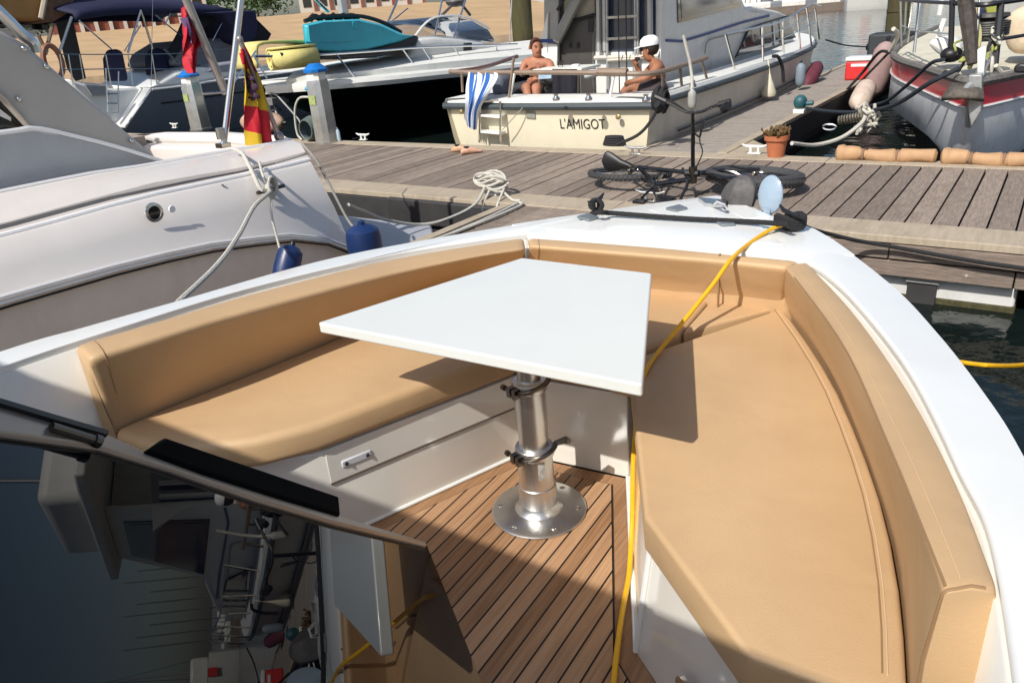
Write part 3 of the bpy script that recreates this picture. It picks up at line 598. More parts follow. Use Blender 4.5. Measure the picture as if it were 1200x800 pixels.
# ================================================================== BUILDINGS, WALL, TREES BEHIND THE BEACH
def bpt(t, dist, z): p = shore(t)+dirn*dist; p.z = z; return p
ALX = (shore(1)-shore(0)).normalized(); ALX = (shore(.7)-shore(0)).normalized()
def building(t, dist, L, D, H, mat, nwin, label, wmat, roofm, colonnade=False, z0=3.2):
    c = bpt(t, dist, z0); r = empty('beach_building', c, label, 'building', ax=V((-ALX.y, ALX.x, 0)))
    nx = ALX; ny = V((-ALX.y, ALX.x, 0)); m = MB(); m.box(c+ny*D/2+UPV*(H/2-.3), L, D, H+.6, (nx, ny, UPV)); wl = m.build('wall', mat, r)
    m = MB(); m.box(c+ny*D/2+UPV*(H+.15), L+.8, D+.8, .3, (nx, ny, UPV)); m.build('roof', roofm, r)
    for k in range(nwin):
        x = -L/2+L*(k+.5)/nwin
        m = MB(); m.box(c+nx*x-ny*.03+UPV*(H*.55), L/nwin*.42, .1, H*.5, (nx, ny, UPV)); m.build('window', glassd, r)
        m = MB(); m.box(c+nx*(x+L/nwin*.5)-ny*.15+UPV*(H*.5), .35, .3, H, (nx, ny, UPV)); m.build('column', wmat, r)
    return r
def facade(x0, x1, dist, H, mat, wmat, nwin, label, z0=2.6, dark=glassd):
    def g(px):
        d = ray(px, 30); d.z = 0; return d.normalized()*dist
    a, b = g(x0), g(x1); nx = (b-a).normalized(); ny = V((-nx.y, nx.x, 0)); L = (b-a).length; c = (a+b)/2; c.z = z0
    r = empty('beach_building', c, label, 'building', ax=ny); m = MB(); m.box(c+ny*4+UPV*H/2, L, 8, H, (nx, ny, UPV)); m.build('wall', mat, r)
    m = MB(); m.box(c+ny*4+UPV*(H+.15), L+.8, 9, .3, (nx, ny, UPV)); m.build('roof', farstone, r)
    for k in range(nwin):
        x = -L/2+L*(k+.5)/nwin; m = MB(); m.box(c+nx*x-ny*.03+UPV*(H*.4+.5), L/nwin*.5, .1, H*.45, (nx, ny, UPV)); m.build('window', dark, r)
        m = MB(); m.box(c+nx*(x+L/nwin*.5)-ny*.15+UPV*(H*.5), .4, .3, H, (nx, ny, UPV)); m.build('column', wmat, r)
facade(60, 245, 104, 8, brickr, farstone, 11, 'long low red brick building with white columns above the beach at left')
facade(355, 500, 118, 9, farstone, brickr, 8, 'pale building with dark openings above the middle of the beach')
facade(520, 700, 130, 9, farstone, farstone, 9, 'pale building with dark windows above the right end of the beach')
m = MB()
for k in range(50): m.box(bpt(.34+.07*k/50, 37.5, 4.0), .12, .1, 1.5, (ALX, UPV.cross(ALX), UPV))
m.box(bpt(.375, 37.5, 4.75), 8, .12, .12, (ALX, UPV.cross(ALX), UPV)); m.box(bpt(.375, 37.5, 3.4), 8, .14, .2, (ALX, UPV.cross(ALX), UPV)); tag(m.build('white_fence', white), 'low white slatted fence along the top of the beach', 'fence')
def tree(p, h, w_, n, name, label, group):
    r = empty(name, p, label, 'tree', group); m = MB(); m.tube(crv([p, p+V((.1, .1, h*.3)), p+V((-.1, 0, h*.6))], 6), [.2, .17, .15, .13, .1, .07], 7); m.build('trunk', trunkm, r)
    m = MB(); cl = [p+V((random.gauss(0, w_*.3), random.gauss(0, w_*.3), h*random.uniform(.25, .95))) for _ in range(16)]
    for i in range(n):
        c = random.choice(cl)+V((random.gauss(0, w_*.13), random.gauss(0, w_*.13), random.gauss(0, h*.09))); a = V((random.gauss(0, 1), random.gauss(0, 1), random.gauss(0, 1))).normalized(); b = a.orthogonal().normalized()*.16; a = a*.24; m.add([c-a, c-b, c+a, c+b], [(0, 1, 2, 3)])
    m.build('crown', foliage, r, fix=False, sharp=False)
for i, (t, d_, h) in enumerate([(.02, 62, 9), (.10, 66, 9), (.22, 60, 9), (.31, 52, 8), (.37, 55, 8), (.44, 52, 7), (.50, 60, 9), (.58, 62, 9), (.66, 60, 9), (.75, 62, 9), (.85, 60, 9)]):
    tree(bpt(t, d_, 3.3), h, h*1.2, 3500, 'tree', 'green tree standing behind the beach among the low buildings', 'trees behind the beach')
# ================================================================== MAIN PONTOON
UN, UF = 5.15, 7.60; UI, UO = 5.50, 7.37; ZD = .45
pon = empty('main_pontoon', UV(-2, 6.3, 0), 'long weathered timber walkway on floats crossing behind the bow', 'pontoon', ax=U1)
m = MB(); sp = .159; v = -28.0; k = 0
while v < 14:
    rz = random.uniform(-.002, .002); w2 = (sp-.013)/2
    for (a, b) in ((UI+.004, UO-.004),):
        m.box(UV(v+random.uniform(-.001, .001), (a+b)/2, ZD-.016+rz), w2*2, b-a, .032)
    v += sp
m.build('deck_planks', wood, pon, bevel=.003, seg=1)
m = MB(); m.box(UV(-7, 6.43, ZD-.12), 42, 1.95, .10); m.build('underframe', blk, pon)
m = MB(); v = -28
while v < 14:
    L = 3.6; m.box(UV(v+L/2, UN+.175, ZD-.02), L-.006, .345, .05); m.box(UV(v+L/2+1.1, UF-.115, ZD-.02), L-.006, .235, .05); v += L
m.build('edge_boards', beige, pon, bevel=.006)
m = MB(); v = -4.05
while v < 14:
    L = 3.3; m.box(UV(v+L/2, UN+.03, ZD-.045-.055), L-.006, .05, .10); m.box(UV(v+L/2+.7, UN+.045, ZD-.16-.055), L-.008, .05, .105); v += L
m.build('fascia_boards', fascia, pon, bevel=.006)
m = MB()
v = -3.8
while v < 14:
    for z, dv in ((ZD-.10, 0), (ZD-.215, .3)):
        m.lathe(UV(v+dv, UN+.006 if z > ZD-.15 else UN+.02, z), [(.011, 0), (.008, .004), (0, .005)], 10, (U2, UPV, -U1))
    v += .8
m.build('fascia_bolts', conc, pon)
m = MB(); m.box(UV(-16.0, UN+.06, ZD-.19), 24, .10, .30); m.box(UV(-4.4, UN+.02, ZD-.15), 1.5, .12, .24); m.build('rubber_fender_strip', fasciad, pon, bevel=.02)
m = MB(); m.box(UV(-7, UF-.03, ZD-.16), 42, .05, .22); m.build('far_fascia', fascia, pon)
# floats
for (a, b) in ((-16.5, -14.2), (-11.6, -9.3), (-2.1, -.02), (3.4, 5.6)):
    m = MB(); m.box(UV((a+b)/2, 6.35, .215), b-a, 2.2, .10); f_ = m.build('float', dconc, pon, bevel=.01)
    m = MB(); m.box(UV((a+b)/2, 6.35, -.07), b-a-.01, 2.19, .465); m.build('float_body', wconc, f_, bevel=.02)
    m = MB(); m.box(UV((a+b)/2, 6.35, .012), b-a+.006, 2.205, .06); m.build('algae_band', alga, f_, bevel=.01)
    m = MB(); m.box(UV(b-.52, 5.235, .03), .17, .03, .36); m.build('steel_bracket', fasciad, f_); m = MB(); m.box(UV(b-.52, 5.22, .17), .19, .03, .05); m.build('bracket_top', conc, f_)
# right finger pontoon between the two boats
fg = empty('finger_pontoon', UV(-3.2, 13, 0), 'narrow timber finger walkway between the cream motor boat and the red and grey sailboat', 'pontoon', 'finger pontoons', ax=U1)
m = MB(); u = UF+.03
while u < 19.2:
    m.box(UV(-3.235, u+.07, ZD-.016+random.uniform(-.002, .002)), .82, .136, .032); u += .148
m.build('deck_planks', M('finger_planks', (.30, .265, .23), .85, var=.2, scale=9, stretch=(6, .6, 1), bump=.4, bscale=30, dirt=.25), fg, bevel=.003, seg=1)
m = MB()
for vv in (-3.70, -2.77): m.box(UV(vv, 13.4, ZD-.012), .10, 11.6, .05); 
m.build('edge_boards', beige, fg, bevel=.005)
m = MB()
for vv in (-3.72, -2.745): m.box(UV(vv, 13.4, ZD-.17), .05, 11.6, .26)
m.build('side_fascia', M('side_black', (.03, .03, .032), .7, var=.2), fg); m = MB(); m.box(UV(-3.23, 13.4, .03), .8, 11.3, .3); m.build('float', dconc, fg)
# triangular gusset at the root of the finger
m = MB(); m.prism([UV(-2.77, 7.62, ZD-.03), UV(-2.1, 7.62, ZD-.03), UV(-2.77, 8.5, ZD-.03)], V((0, 0, .03))); m.build('corner_plate', beige, fg, bevel=.004)
# near left finger
fg2 = empty('finger_pontoon', UV(-3.2, 3.5, 0), 'weathered finger walkway running down the far side of the white boat toward the silver cruiser', 'pontoon', 'finger pontoons', ax=U1)
m = MB(); u = 5.06
while u > .2: m.box(UV(-3.24, u, ZD-.016+random.uniform(-.002, .002)), .84, .133, .032); u -= .145
m.build('deck_planks', wood, fg2, bevel=.003, seg=1)
m = MB(); m.box(UV(-3.71, 2.6, ZD-.012), .09, 5.0, .05); m.box(UV(-2.77, 2.6, ZD-.012), .09, 5.0, .05); m.build('edge_boards', beige, fg2, bevel=.005)
m = MB(); m.box(UV(-3.73, 2.6, ZD-.2), .04, 5.0, .3); m.box(UV(-2.75, 2.6, ZD-.2), .04, 5.0, .3); m.build('side_fascia', fasciad, fg2); m = MB(); m.box(UV(-3.24, 2.6, .0), .85, 4.8, .3); m.build('float', dconc, fg2)
# ================================================================== DOCK FURNITURE
def pedestal(p, label, w_=.30, H=1.06, dz=0):
    p = V(p); p.z = ZD; r = empty('service_pedestal', p, label, 'pedestal', 'service pedestals', ax=U1)
    m = MB(); oc = [(-.5, -.28), (-.28, -.5), (.28, -.5), (.5, -.28), (.5, .28), (.28, .5), (-.28, .5), (-.5, .28)]
    def oct_(z, s): return [p+U2*(x*w_*s)+U1*(y*w_*s)+UPV*z for x, y in oc]
    m.grid([oct_(0, 1.05), oct_(.03, 1.05), oct_(.035, .95), oct_(H*.76, .9), oct_(H*.80, .8)], closed=True); m.build('body', pedm, r)
    m = MB(); m.grid([oct_(H*.80, .78), oct_(H*.905, .74)], closed=True); m.build('lamp_band', M('lamp_plastic', (.85, .84, .78), .3), r)
    m = MB(); m.grid([oct_(H*.895, .95), oct_(H*.93, .98), oct_(H, .45)], closed=True); m.add(oct_(H, .45), [tuple(range(8))]); m.build('cap', blueb, r)
    m = MB(); m.box(p-U1*(w_*.47)+UPV*(H*.56), w_*.42, .02, .12); m.build('socket_panel', M('panel_green', (.35, .42, .15), .5, var=.3, scale=30), r)
    for s_ in (-1, 1):
        m = MB(); q = p-U2*(w_*.5)+U1*(s_*.04)+UPV*(H*.70); m.tube([q, q-U2*.05, q-U2*.06-UPV*.02], .025); m.build('socket', M('socket_blue', (.1, .4, .65), .4), r)
    return r
pedestal(PZ(384, 167, ZD), 'tall steel service pedestal with blue cap in front of the black hull')
pedestal(PZ(236, 152, ZD), 'steel service pedestal with blue cap in front of the grey hull with white stern', .32, 1.0)
def dock_cleat(px, py, label, d=U2, mat=chrome, L=.26, z=ZD+.005):
    p = PZ(px, py, z); r = empty('mooring_cleat', p, label, 'cleat', 'mooring cleats on the pontoon'); horn_cleat(r, p, d, L, .07, mat, 'cleat_body'); return r
dock_cleat(426, 164, 'pale cleat on the pontoon edge below the black hull', mat=wdeck)
dock_cleat(745, 181, 'pale metal cleat with black line in front of the lettered stern', mat=alub)
dock_cleat(884, 180, 'pale cleat beside the terracotta pot', mat=wdeck)
dock_cleat(577, 229, 'cleat under the coiled white mooring line on the near edge', mat=alub)
dock_cleat(762, 236, 'metal cleat on the near edge under the lying bicycle', mat=alub)
# bottle
bp_ = PZ(397, 166, ZD); m = MB(); m.lathe(bp_, [(.035, 0), (.037, .02), (.037, .13), (.03, .16), (.014, .18), (.014, .20), (.0, .2)], 16); tag(m.build('bottle', bottle_m), 'pale blue bottle standing beside the steel pedestal', 'bottle')
# hose coil by pedestal
m = MB(); c = PZ(366, 166, ZD)
for k in range(7): m.tube([c+V((0, 0, .18))+U2*math.cos(a)*(.17-.006*k)+UPV*math.sin(a)*(.17-.006*k)-U1*(.02*k-.04) for a in [2*math.pi*j/20 for j in range(20)]], .012, 6, closed=True)
tag(m.build('hose_coil', M('grey_green_hose', (.10, .13, .12), .5)), 'dark coiled hose hanging at the foot of the pedestal', 'hose')
m = MB(); m.tube(crv([c+U2*.12+UPV*.62, c+UPV*.6-U2*.12, c-U2*.26+UPV*.42, c-U2*.3+UPV*.12, c-U2*.22+UPV*.02], 20), .016, 8); tag(m.build('cable', M('pale_cable', (.5, .5, .44), .5)), 'pale cable curving from the pedestal down to the pontoon', 'cable')
# terracotta pot with succulent
pp = PZ(909, 184, ZD); r = empty('plant_pot', pp, 'terracotta flower pot with a small succulent on the corner of the pontoon', 'plant pot')
m = MB(); m.lathe(pp, [(.075, 0), (.10, .165), (.116, .166), (.12, .21), (.108, .212), (.10, .19), (.0, .188)], 32, caps=False); m.add([pp+V((math.cos(a)*.075, math.sin(a)*.075, 0)) for a in [2*math.pi*k/32 for k in range(32)]], [tuple(range(32))]); m.build('pot', terra, r)
m = MB(); m.lathe(pp, [(.0, .19), (.10, .19), (.102, .185)], 20, caps=False); m.build('soil', soil, r)
m = MB()
for k in range(150):
    b = pp+V((random.uniform(-.075, .075), random.uniform(-.075, .075), .19)); h = random.uniform(.03, .10); t = b+V((random.gauss(0, .03), random.gauss(0, .03), h)); a = random.random()*6.28; s_ = V((math.cos(a), math.sin(a), .2))*.016
    m.add([b, t-s_+V((0, 0, -.02)), t, t+s_+V((0, 0, -.018))], [(0, 1, 2, 3)]); m.sphere(t, .009, 5, 4)
m.build('succulent', leaf1, r, fix=False)
# shoes
def shoe(p, ang, label, mat):
    d = V((math.cos(ang), math.sin(ang), 0)); s_ = V((-d.y, d.x, 0)); rows = []
    for x, w2, h in ((-.12, .022, .05), (-.09, .035, .075), (-.03, .035, .085), (.03, .036, .07), (.09, .038, .045), (.13, .026, .03), (.14, .008, .015)):
        rows.append([p+d*x+s_*(w2*math.cos(a))+UPV*(h*.5+h*.5*math.sin(a)) for a in [2*math.pi*k/12 for k in range(12)]])
    m = MB(); m.grid(rows, closed=True); m.add(rows[0], [tuple(range(12))]); m.add(rows[-1], [tuple(range(12))]); r = tag(m.build('shoe', mat, loc=p), label, 'shoe', 'shoes left on the pontoon')
    m = MB(); m.grid([[q+UPV*.012 for q in rows[2]], [q+UPV*.018+d*.02 for q in rows[3]]], closed=True); q = p-d*.05+UPV*.075
    m = MB(); m.lathe(q, [(.03, 0), (.033, .012), (.025, .014), (.02, .0)], 12); m.build('collar', blk, r)
shoe(PZ(541, 178, ZD+.002), -.2, 'tan shoe on the left of the pair by the far edge', leather); shoe(PZ(552, 180, ZD+.002), .25, 'tan shoe with dark collar on the right of the pair', M('shoe_pink', (.62, .36, .25), .6, var=.2))
# white mooring line: coil on near cleat, dips to the swim platform
cc = PZ(577, 229, ZD)+UPV*.06
m = MB()
for k in range(6):
    rr = .16+.02*random.random(); m.tube([cc+UPV*(.02*k+.02+.03*math.sin(a*2+k))+U2*(math.cos(a)*rr+.02*math.sin(k*2))+U1*math.sin(a)*.06 for a in [2*math.pi*j/18 for j in range(18)]], .011, 6, closed=True)
m.tube(crv([cc+UPV*.02, PU(566, 240, UN-.02), PU(567, 252, UN-.04)], 8), .011); m.tube(crv([cc+U2*.15+UPV*.03, PU(583, 240, UN-.02), PU(582, 248, UN-.04)], 8), .011)
tag(m.build('rope_coil', ropew), 'loose coil of white rope over the cleat on the near pontoon edge', 'rope')
def wrope(pts, r, label, mat=None, n=40, name='mooring_rope', grp=None):
    m = MB(); m.tube(crv(pts, n), r, 7); return tag(m.build(name, mat or ropew), label, 'rope', grp)
wrope([cc+UPV*.05-U2*.05, PU(556, 240, 5.0), PU(520, 258, 4.6), PU(488, 263, 4.35), PU(450, 257, 4.0), PU(428, 248, 3.7), PU(408, 240, 3.4)], .013, 'white mooring line sagging from the coiled cleat to the stern of the silver cruiser')
wrope([PZ(607, 237, ZD+.02), PZ(611, 240, ZD+.02), PZ(585, 252, ZD+.02), PZ(545, 268, ZD+.02), PZ(500, 284, ZD+.02)], .012, 'pale line lying along the left edge of the near finger walkway')
wrope([cc+U2*.1, PZ(600, 234, ZD+.02), PZ(608, 237, ZD+.02), PZ(570, 256, ZD+.02), PZ(530, 273, ZD+.02), PZ(505, 283, ZD+.02)], .012, 'second pale line doubled back beside the first on the near finger walkway')
# brown padded rolls on the far edge
def roll(x0, x1, y0, y1, label, lumps):
    a = PZ(x0, y0, ZD+.05); b = PZ(x1, y1, ZD+.05); n = 40; rs = []; ps = []
    for i in range(n):
        t = i/(n-1); ps.append(a.lerp(b, t)+UPV*(.01*math.sin(t*9))); k = min([abs(t-l) for l in lumps]); rs.append(.062+.008*math.sin(t*13)-(.016 if k < .03 else 0)- (.03 if t in (0, 1) else 0)+ (.014 if t < .1 else 0))
    m = MB(); m.tube(ps, rs, 14); r = tag(m.build('padded_roll', chaf), label, 'fender', 'brown padded rolls on the far edge of the pontoon')
    for l in lumps:
        c = a.lerp(b, l); m = MB(); d = (b-a).normalized(); m.lathe(c-d*.012, [(.052, 0), (.056, .004), (.056, .02), (.052, .024)], 14, (d.cross(UPV), UPV, d)); m.build('strap', M('strap_dark', (.22, .13, .08), .8), r)
roll(980, 1098, 180.5, 184, 'brown padded roll on the pontoon edge, nearer the flower pot', (.28, .62)); roll(1103, 1225, 184.5, 189, 'brown padded roll on the pontoon edge, at the right edge of the photo', (.3, .62))
# piles
def pile(px, py, r_, top, label):
    p = PZ(px, py, 0); m = MB(); m.lathe(p-UPV*1, [(r_, 0), (r_*.99, top*.5), (r_*.96, top)], 20); o = m.build('mooring_pile', pile_m); tag(o, label, 'pile', 'mooring piles')
pu = UV(-1, 1, 0)
def pile_at(px, py, dist, r_, top, label):
    d = ray(px, py); d.z = 0; p = d.normalized()*dist; m = MB(); m.lathe(V((p.x, p.y, -1)), [(r_, 0), (r_*.99, top*.5), (r_*.96, top)], 20); m.lathe(V((p.x, p.y, 1.15)), [(r_*1.05, 0), (r_*1.05, .06)], 20); tag(m.build('mooring_pile', pile_m), label, 'pile', 'mooring piles')
pile_at(612, 30, 21, .27, 6, 'thick round timber pile between the black hull and the cream motor boat')
pile_at(1052, 30, 24, .30, 6, 'green stained timber pile behind the bow rail of the red and grey sailboat')
# red cool box, pink and white fenders at the end of the finger
p = PZ(1008, 93, ZD); m = MB(); m.box(p+UPV*.15, .44, .34, .30); r = tag(m.build('red_cool_box', redbr, bevel=.03, seg=3), 'red cool box with white lid near the end of the finger walkway', 'cool box')
m = MB(); m.box(p+UPV*.335, .46, .36, .07); m.build('lid', white, r, bevel=.02); m = MB(); m.box(p-U1*.172+UPV*.24, .26, .006, .045); m.build('label_strip', white, r)
def big_fender(p, d, L, R_, mat, label, name='boat_fender', grp=None, cap=None):
    p = V(p); d = V(d).normalized(); prof = [(R_*.12, -L*.56), (R_*.18, -L*.5), (R_*.6, -L*.45), (R_*.93, -L*.34), (R_, -L*.15), (R_, L*.15), (R_*.93, L*.34), (R_*.6, L*.45), (R_*.18, L*.5), (R_*.12, L*.56)]
    X = d.orthogonal().normalized(); Y = d.cross(X); m = MB(); m.lathe(p, prof, 20, (X, Y, d)); o = tag(m.build(name, mat), label, 'fender', grp)
    m = MB(); m.lathe(p, [(R_*.2, L*.47), (R_*.2, L*.57), (R_*.08, L*.6)], 12, (X, Y, d)); m.build('end_cap', cap or blk, o); return o
pinkf = M('faded_pink_fender', (.34, .23, .22), .7, var=.15, dirt=.2)
big_fender(PVv(1031, 82, -2.45), UPV*.9+U2*.15, .85, .17, pinkf, 'large faded pink fender between the finger walkway and the grey bow')
big_fender(PVv(1011, 112, -2.45), U1*.8+UPV*.3, .7, .15, M('cream_fender', (.55, .45, .38), .7, var=.2, dirt=.3), 'long cream fender lying beside the finger walkway below the pink one', cap=M('navy_cap', (.02, .025, .06), .5))
big_fender(PVv(1003, 100, -3.85), UPV, .4, .1, M('fender_white', (.75, .72, .62), .6), 'small white teardrop fender hanging from the cream motor boat', cap=wdeck) if False else None
# blue green bollard
p = PZ(937, 133, ZD); r = empty('dock_bollard', p, 'blue green knob bollard on the edge of the finger walkway', 'bollard'); m = MB(); m.box(p+UPV*.03, .14, .14, .06); m.build('base', wdeck, r, bevel=.01); m = MB(); m.sphere(p+UPV*.14, .085, 14, 9, (1, 1, 1.1)); m.tube([p+UPV*.12-U2*.05, p+UPV*.13+U2*.16], .03); m.build('knob', M('teal_dark', (.02, .10, .12), .5, var=.4), r)
# ================================================================== SILVER CRUISER ON THE LEFT
sc = empty('silver_cruiser', UV(-5.3, 0, 0), 'silver grey motor cruiser with tan lower hull and taupe arch, moored at the left', 'boat', ax=U1)
XS = 26
def srow(pts, v, ext=-3.4, dz=0):
    w = [PVv(x, y, vv if vv is not None else v) for (x, y, *r_) in pts for vv in ([r_[0]] if r_ else [None])]
    d = (w[0]-w[1]); u0 = w[0].dot(U1); lead = []
    zslope = d.z/d.dot(U1) if abs(d.dot(U1)) > .01 else 0
    for k in (2, 1):
        uu = u0+(ext-u0)*k/2; q = UV(w[0].dot(U2), uu, w[0].z+ (d.z/(d.dot(U1)))*(uu-u0)*.35); lead.append(q)
    q = crv(lead+w, 240); L_ = [0]
    for i in range(1, 240): L_.append(L_[-1]+(q[i]-q[i-1]).length)
    out = []; j = 0
    for k in range(XS):
        t = L_[-1]*k/(XS-1)
        while j < 238 and L_[j+1] < t: j += 1
        out.append(q[j].lerp(q[j+1], min(1, (t-L_[j])/max(1e-6, L_[j+1]-L_[j]))))
    return out
rC = [(0, 225), (60, 213), (110, 203), (165, 195), (250, 180), (300, 172), (340, 164)]
r_top = srow(rC, -4.32); r_sh = srow([(0, 246), (60, 230), (110, 218), (165, 205), (250, 190), (300, 181), (352, 168)], -4.14)
r_sh2 = srow([(0, 262), (60, 246), (110, 233), (165, 217), (250, 202), (300, 193), (358, 178)], -4.06)
r_in = srow([(0, 268), (60, 252), (110, 238), (165, 226), (250, 208), (300, 198), (360, 181)], -4.07)
r_kn = srow([(0, 276), (60, 260), (110, 246), (165, 231), (250, 213), (300, 202), (362, 187)], -3.93)
r_kn2 = srow([(0, 282), (60, 266), (110, 252), (165, 237), (250, 219), (300, 208), (366, 193)], -3.88)
r_mid = srow([(0, 318), (60, 301), (110, 288), (165, 272), (250, 254), (320, 243), (392, 243)], -3.80)
r_rb = srow([(0, 350), (60, 333), (120, 316), (180, 301), (250, 286), (300, 280), (345, 276), (385, 282), (414, 294)], -3.72)
m = MB(); m.grid([r_top, r_sh, r_sh2, r_in, r_kn, r_kn2, r_mid, r_rb]); hs = m.build('topsides', silv, sc, sm=50)
m = MB(); m.grid([drop(r_rb, .0), [p+U2*.035-UPV*.004 for p in r_rb], [p+U2*.04-UPV*.022 for p in r_rb], [p-UPV*.03 for p in r_rb]]); m.build('rub_rail', M('rail_pale', (.42, .40, .38), .35, .2), sc)
m = MB(); m.tube([p+U2*.044-UPV*.014 for p in r_rb], .007, 6); m.build('rail_insert', M('rail_insert_chrome', (.62, .6, .56), .25, .6), sc)
m = MB(); m.tube([p+U2*.038-UPV*.034 for p in r_rb], .006, 6); m.build('rail_shadow_gap', blk, sc)
low = [[p-UPV*.03 for p in r_rb], [p-UPV*.10-U2*.01 for p in r_rb], [V((p.x, p.y, max(.25, p.z*.45)))-U2*.06 for p in r_rb], [V((p.x, p.y, -.1))-U2*.22 for p in r_rb], [V((p.x, p.y, -.6))-U2*.7 for p in r_rb]]
m = MB(); m.grid(low); m.build('lower_hull', hulltan, sc, sm=50)
# white tubes painting the highlight lines along the shoulder and rail edges
m = MB(); m.tube([p+U2*.006 for p in r_kn], .013, 8); m.build('knuckle_highlight', silvw, sc)
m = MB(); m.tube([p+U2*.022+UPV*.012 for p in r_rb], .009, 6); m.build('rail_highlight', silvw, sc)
m = MB(); m.tube([p+U2*.004 for p in r_in[12:25]], [.004+.012*math.sin(math.pi*k/12) for k in range(13)], 8); m.build('recess_shade', M('recess_shade_grey', (.13, .125, .125), .5), sc)  # dark tube painting the shade of the groove along the side
m = MB(); m.tube([p+UPV*.002 for p in r_top[6:]], .012, 6); m.build('coaming_lip', silvw, sc)
# stern: close to the port side
def mirr(c, vc=-5.3): return [p+U2*(2*(vc-p.dot(U2))) for p in c]
m = MB(); st = [r[-1] for r in (r_top, r_sh, r_sh2, r_in, r_kn, r_kn2, r_mid, r_rb)]+[low[i][-1] for i in (1, 2, 3)]; m.grid([st, [p.lerp(q, .12)+U1*.14 for p, q in zip(st, mirr(st))], [p.lerp(q, .5)+U1*.22 for p, q in zip(st, mirr(st))], [p.lerp(q, .88)+U1*.14 for p, q in zip(st, mirr(st))], mirr(st)]); m.build('transom', silv, sc, sm=60)
for k, mt in ((0, silv), (1, hulltan)):
    m = MB(); m.grid([mirr(r) for r in ((r_top, r_sh2, r_kn, r_mid, r_rb) if k == 0 else low)]); m.build('port_'+'side' if False else 'far_side', mt, sc)
# cockpit: taupe interior and white sole
inn = [p-U2*.14-UPV*.01 for p in r_top]; m = MB(); n2 = 12; m.grid([r_top[n2:], inn[n2:], [p-UPV*.45 for p in inn[n2:]]]); a_ = [p-UPV*.45 for p in inn[n2:]]; m.grid([a_, mirr(a_)]); m.grid([mirr([p-UPV*.45 for p in inn[n2:]]), mirr(inn[n2:]), mirr(r_top[n2:])]); m.build('cockpit', M('cockpit_taupe', (.34, .28, .235), .6, var=.08), sc)
m = MB(); b0 = [p-U2*1.7+UPV*.04 for p in r_top[15:24]]; m.grid([b0, [p-UPV*.5 for p in b0]]); m.build('cockpit_bench', M('bench_taupe', (.20, .155, .13), .7, var=.1), sc, solid=.1)
m = MB(); m.grid([r_top[:13], mirr(r_top[:13])]); m.build('foredeck', silvw, sc)
# cabin side panel, taupe arch
m = MB(); slab(m, [(-260, 190), (0, 156), (40, 151), (85, 160), (140, 174), (195, 192), (110, 204), (0, 226), (-260, 275)], ('v', -4.40), .05); m.build('cabin_side', M('blue_silver', (.48, .50, .52), .16, var=.04, coat=.5), sc, bevel=.012, seg=3)
m = MB(); ptube(m, [(-260, 188, 'v', -4.36), (0, 155, 'v', -4.36), (40, 150, 'v', -4.36), (85, 159, 'v', -4.36), (140, 173, 'v', -4.36), (196, 191, 'v', -4.36)], .012, 24); m.build('cabin_moulding', silvw, sc)
m = MB(); slab(m, [(-200, -10), (0, 36), (30, 52), (75, 92), (120, 130), (160, 165), (190, 190), (140, 173), (85, 159), (40, 151), (34, 150), (0, 112), (-120, 40)], ('v', -4.44), .07); m.build('arch', taupe, sc, bevel=.02, seg=3)
m = MB(); ptube(m, [(-60, 60, 'v', -4.43), (0, 110, 'v', -4.43), (36, 151, 'v', -4.43)], .012, 10); m.build('arch_lip', M('lip_tan', (.45, .38, .31), .4), sc)
m = MB(); slab(m, [(-90, 80), (0, 115), (14, 126), (33, 148), (0, 155), (-90, 160)], ('v', -4.50), .03); m.build('side_window', M('window_black', (.01, .01, .012), .12, coat=.5), sc)
m = MB(); slab(m, [(0, 128), (13, 138), (13, 142), (0, 136)], ('v', -4.485), .01); m.build('window_mark', silvw, sc)
for x, y in ((28, 57), (54, 78), (22, 116), (154, 165)):
    m = MB(); m.sphere(PVv(x, y, -4.43), .014, 8, 6); m.build('arch_stud', chrome, sc)
m = MB(); slab(m, [(-200, -10), (0, 36), (30, 52), (75, 92), (160, 165), (190, 190), (140, 173), (85, 159), (36, 151), (-120, 40)], ('v', -6.1), .06); m.build('far_arch', taupe, sc, bevel=.01)
m = MB(); ptube(m, [(-60, -40, 'v', -4.5), (0, 15, 'v', -4.5), (25, 40, 'v', -4.5), (38, 50, 'v', -4.5), (43, 62, 'v', -4.5)], .03, 16, 10); m.build('arch_rail', chrome, sc)
# porthole and vent
c = PVv(180, 249, -3.80)+U2*.006; m = MB(); m.lathe(c, [(.052, -.004), (.05, .004), (.036, .006), (.034, .002)], 28, (U1, UPV, U2), caps=False); ph = m.build('porthole', chrome, sc); m = MB(); m.lathe(c, [(.034, .002), (.0, .0025)], 24, (U1, UPV, U2), caps=False); m.build('glass', blkg, ph)
c = PVv(201, 245, -3.80)+U2*.006; m = MB(); m.lathe(c, [(.02, -.004), (.018, .003), (.008, .004), (.0, .003)], 18, (U1, UPV, U2), caps=False); m.build('vent', silvw, sc)
c = PVv(260, 217, -3.88); m = MB(); m.tube([c, c+U2*.01], .006); m.build('button', chrome, sc)
# side cleat
cs = PVv(312, 222, -3.83)+U2*.03; m = MB(); m.tube([cs-U1*.09-U2*.0, cs+U1*.11], .012, 8); m.tube([cs-U1*.02, cs-U1*.02-U2*.05], .012); m.tube([cs+U1*.03, cs+U1*.03-U2*.05], .012); m.build('side_cleat', dkmet, sc)
# swim platform
m = MB(); m.prism([UV(-3.95, 3.3, .33), UV(-3.86, 4.3, .33), UV(-4.1, 4.55, .33), UV(-6.5, 4.55, .33), UV(-6.7, 3.3, .33)], V((0, 0, .06))); m.build('swim_platform', M('platform_grey', (.36, .37, .40), .4, var=.05, dirt=.1), sc, bevel=.02, seg=3)
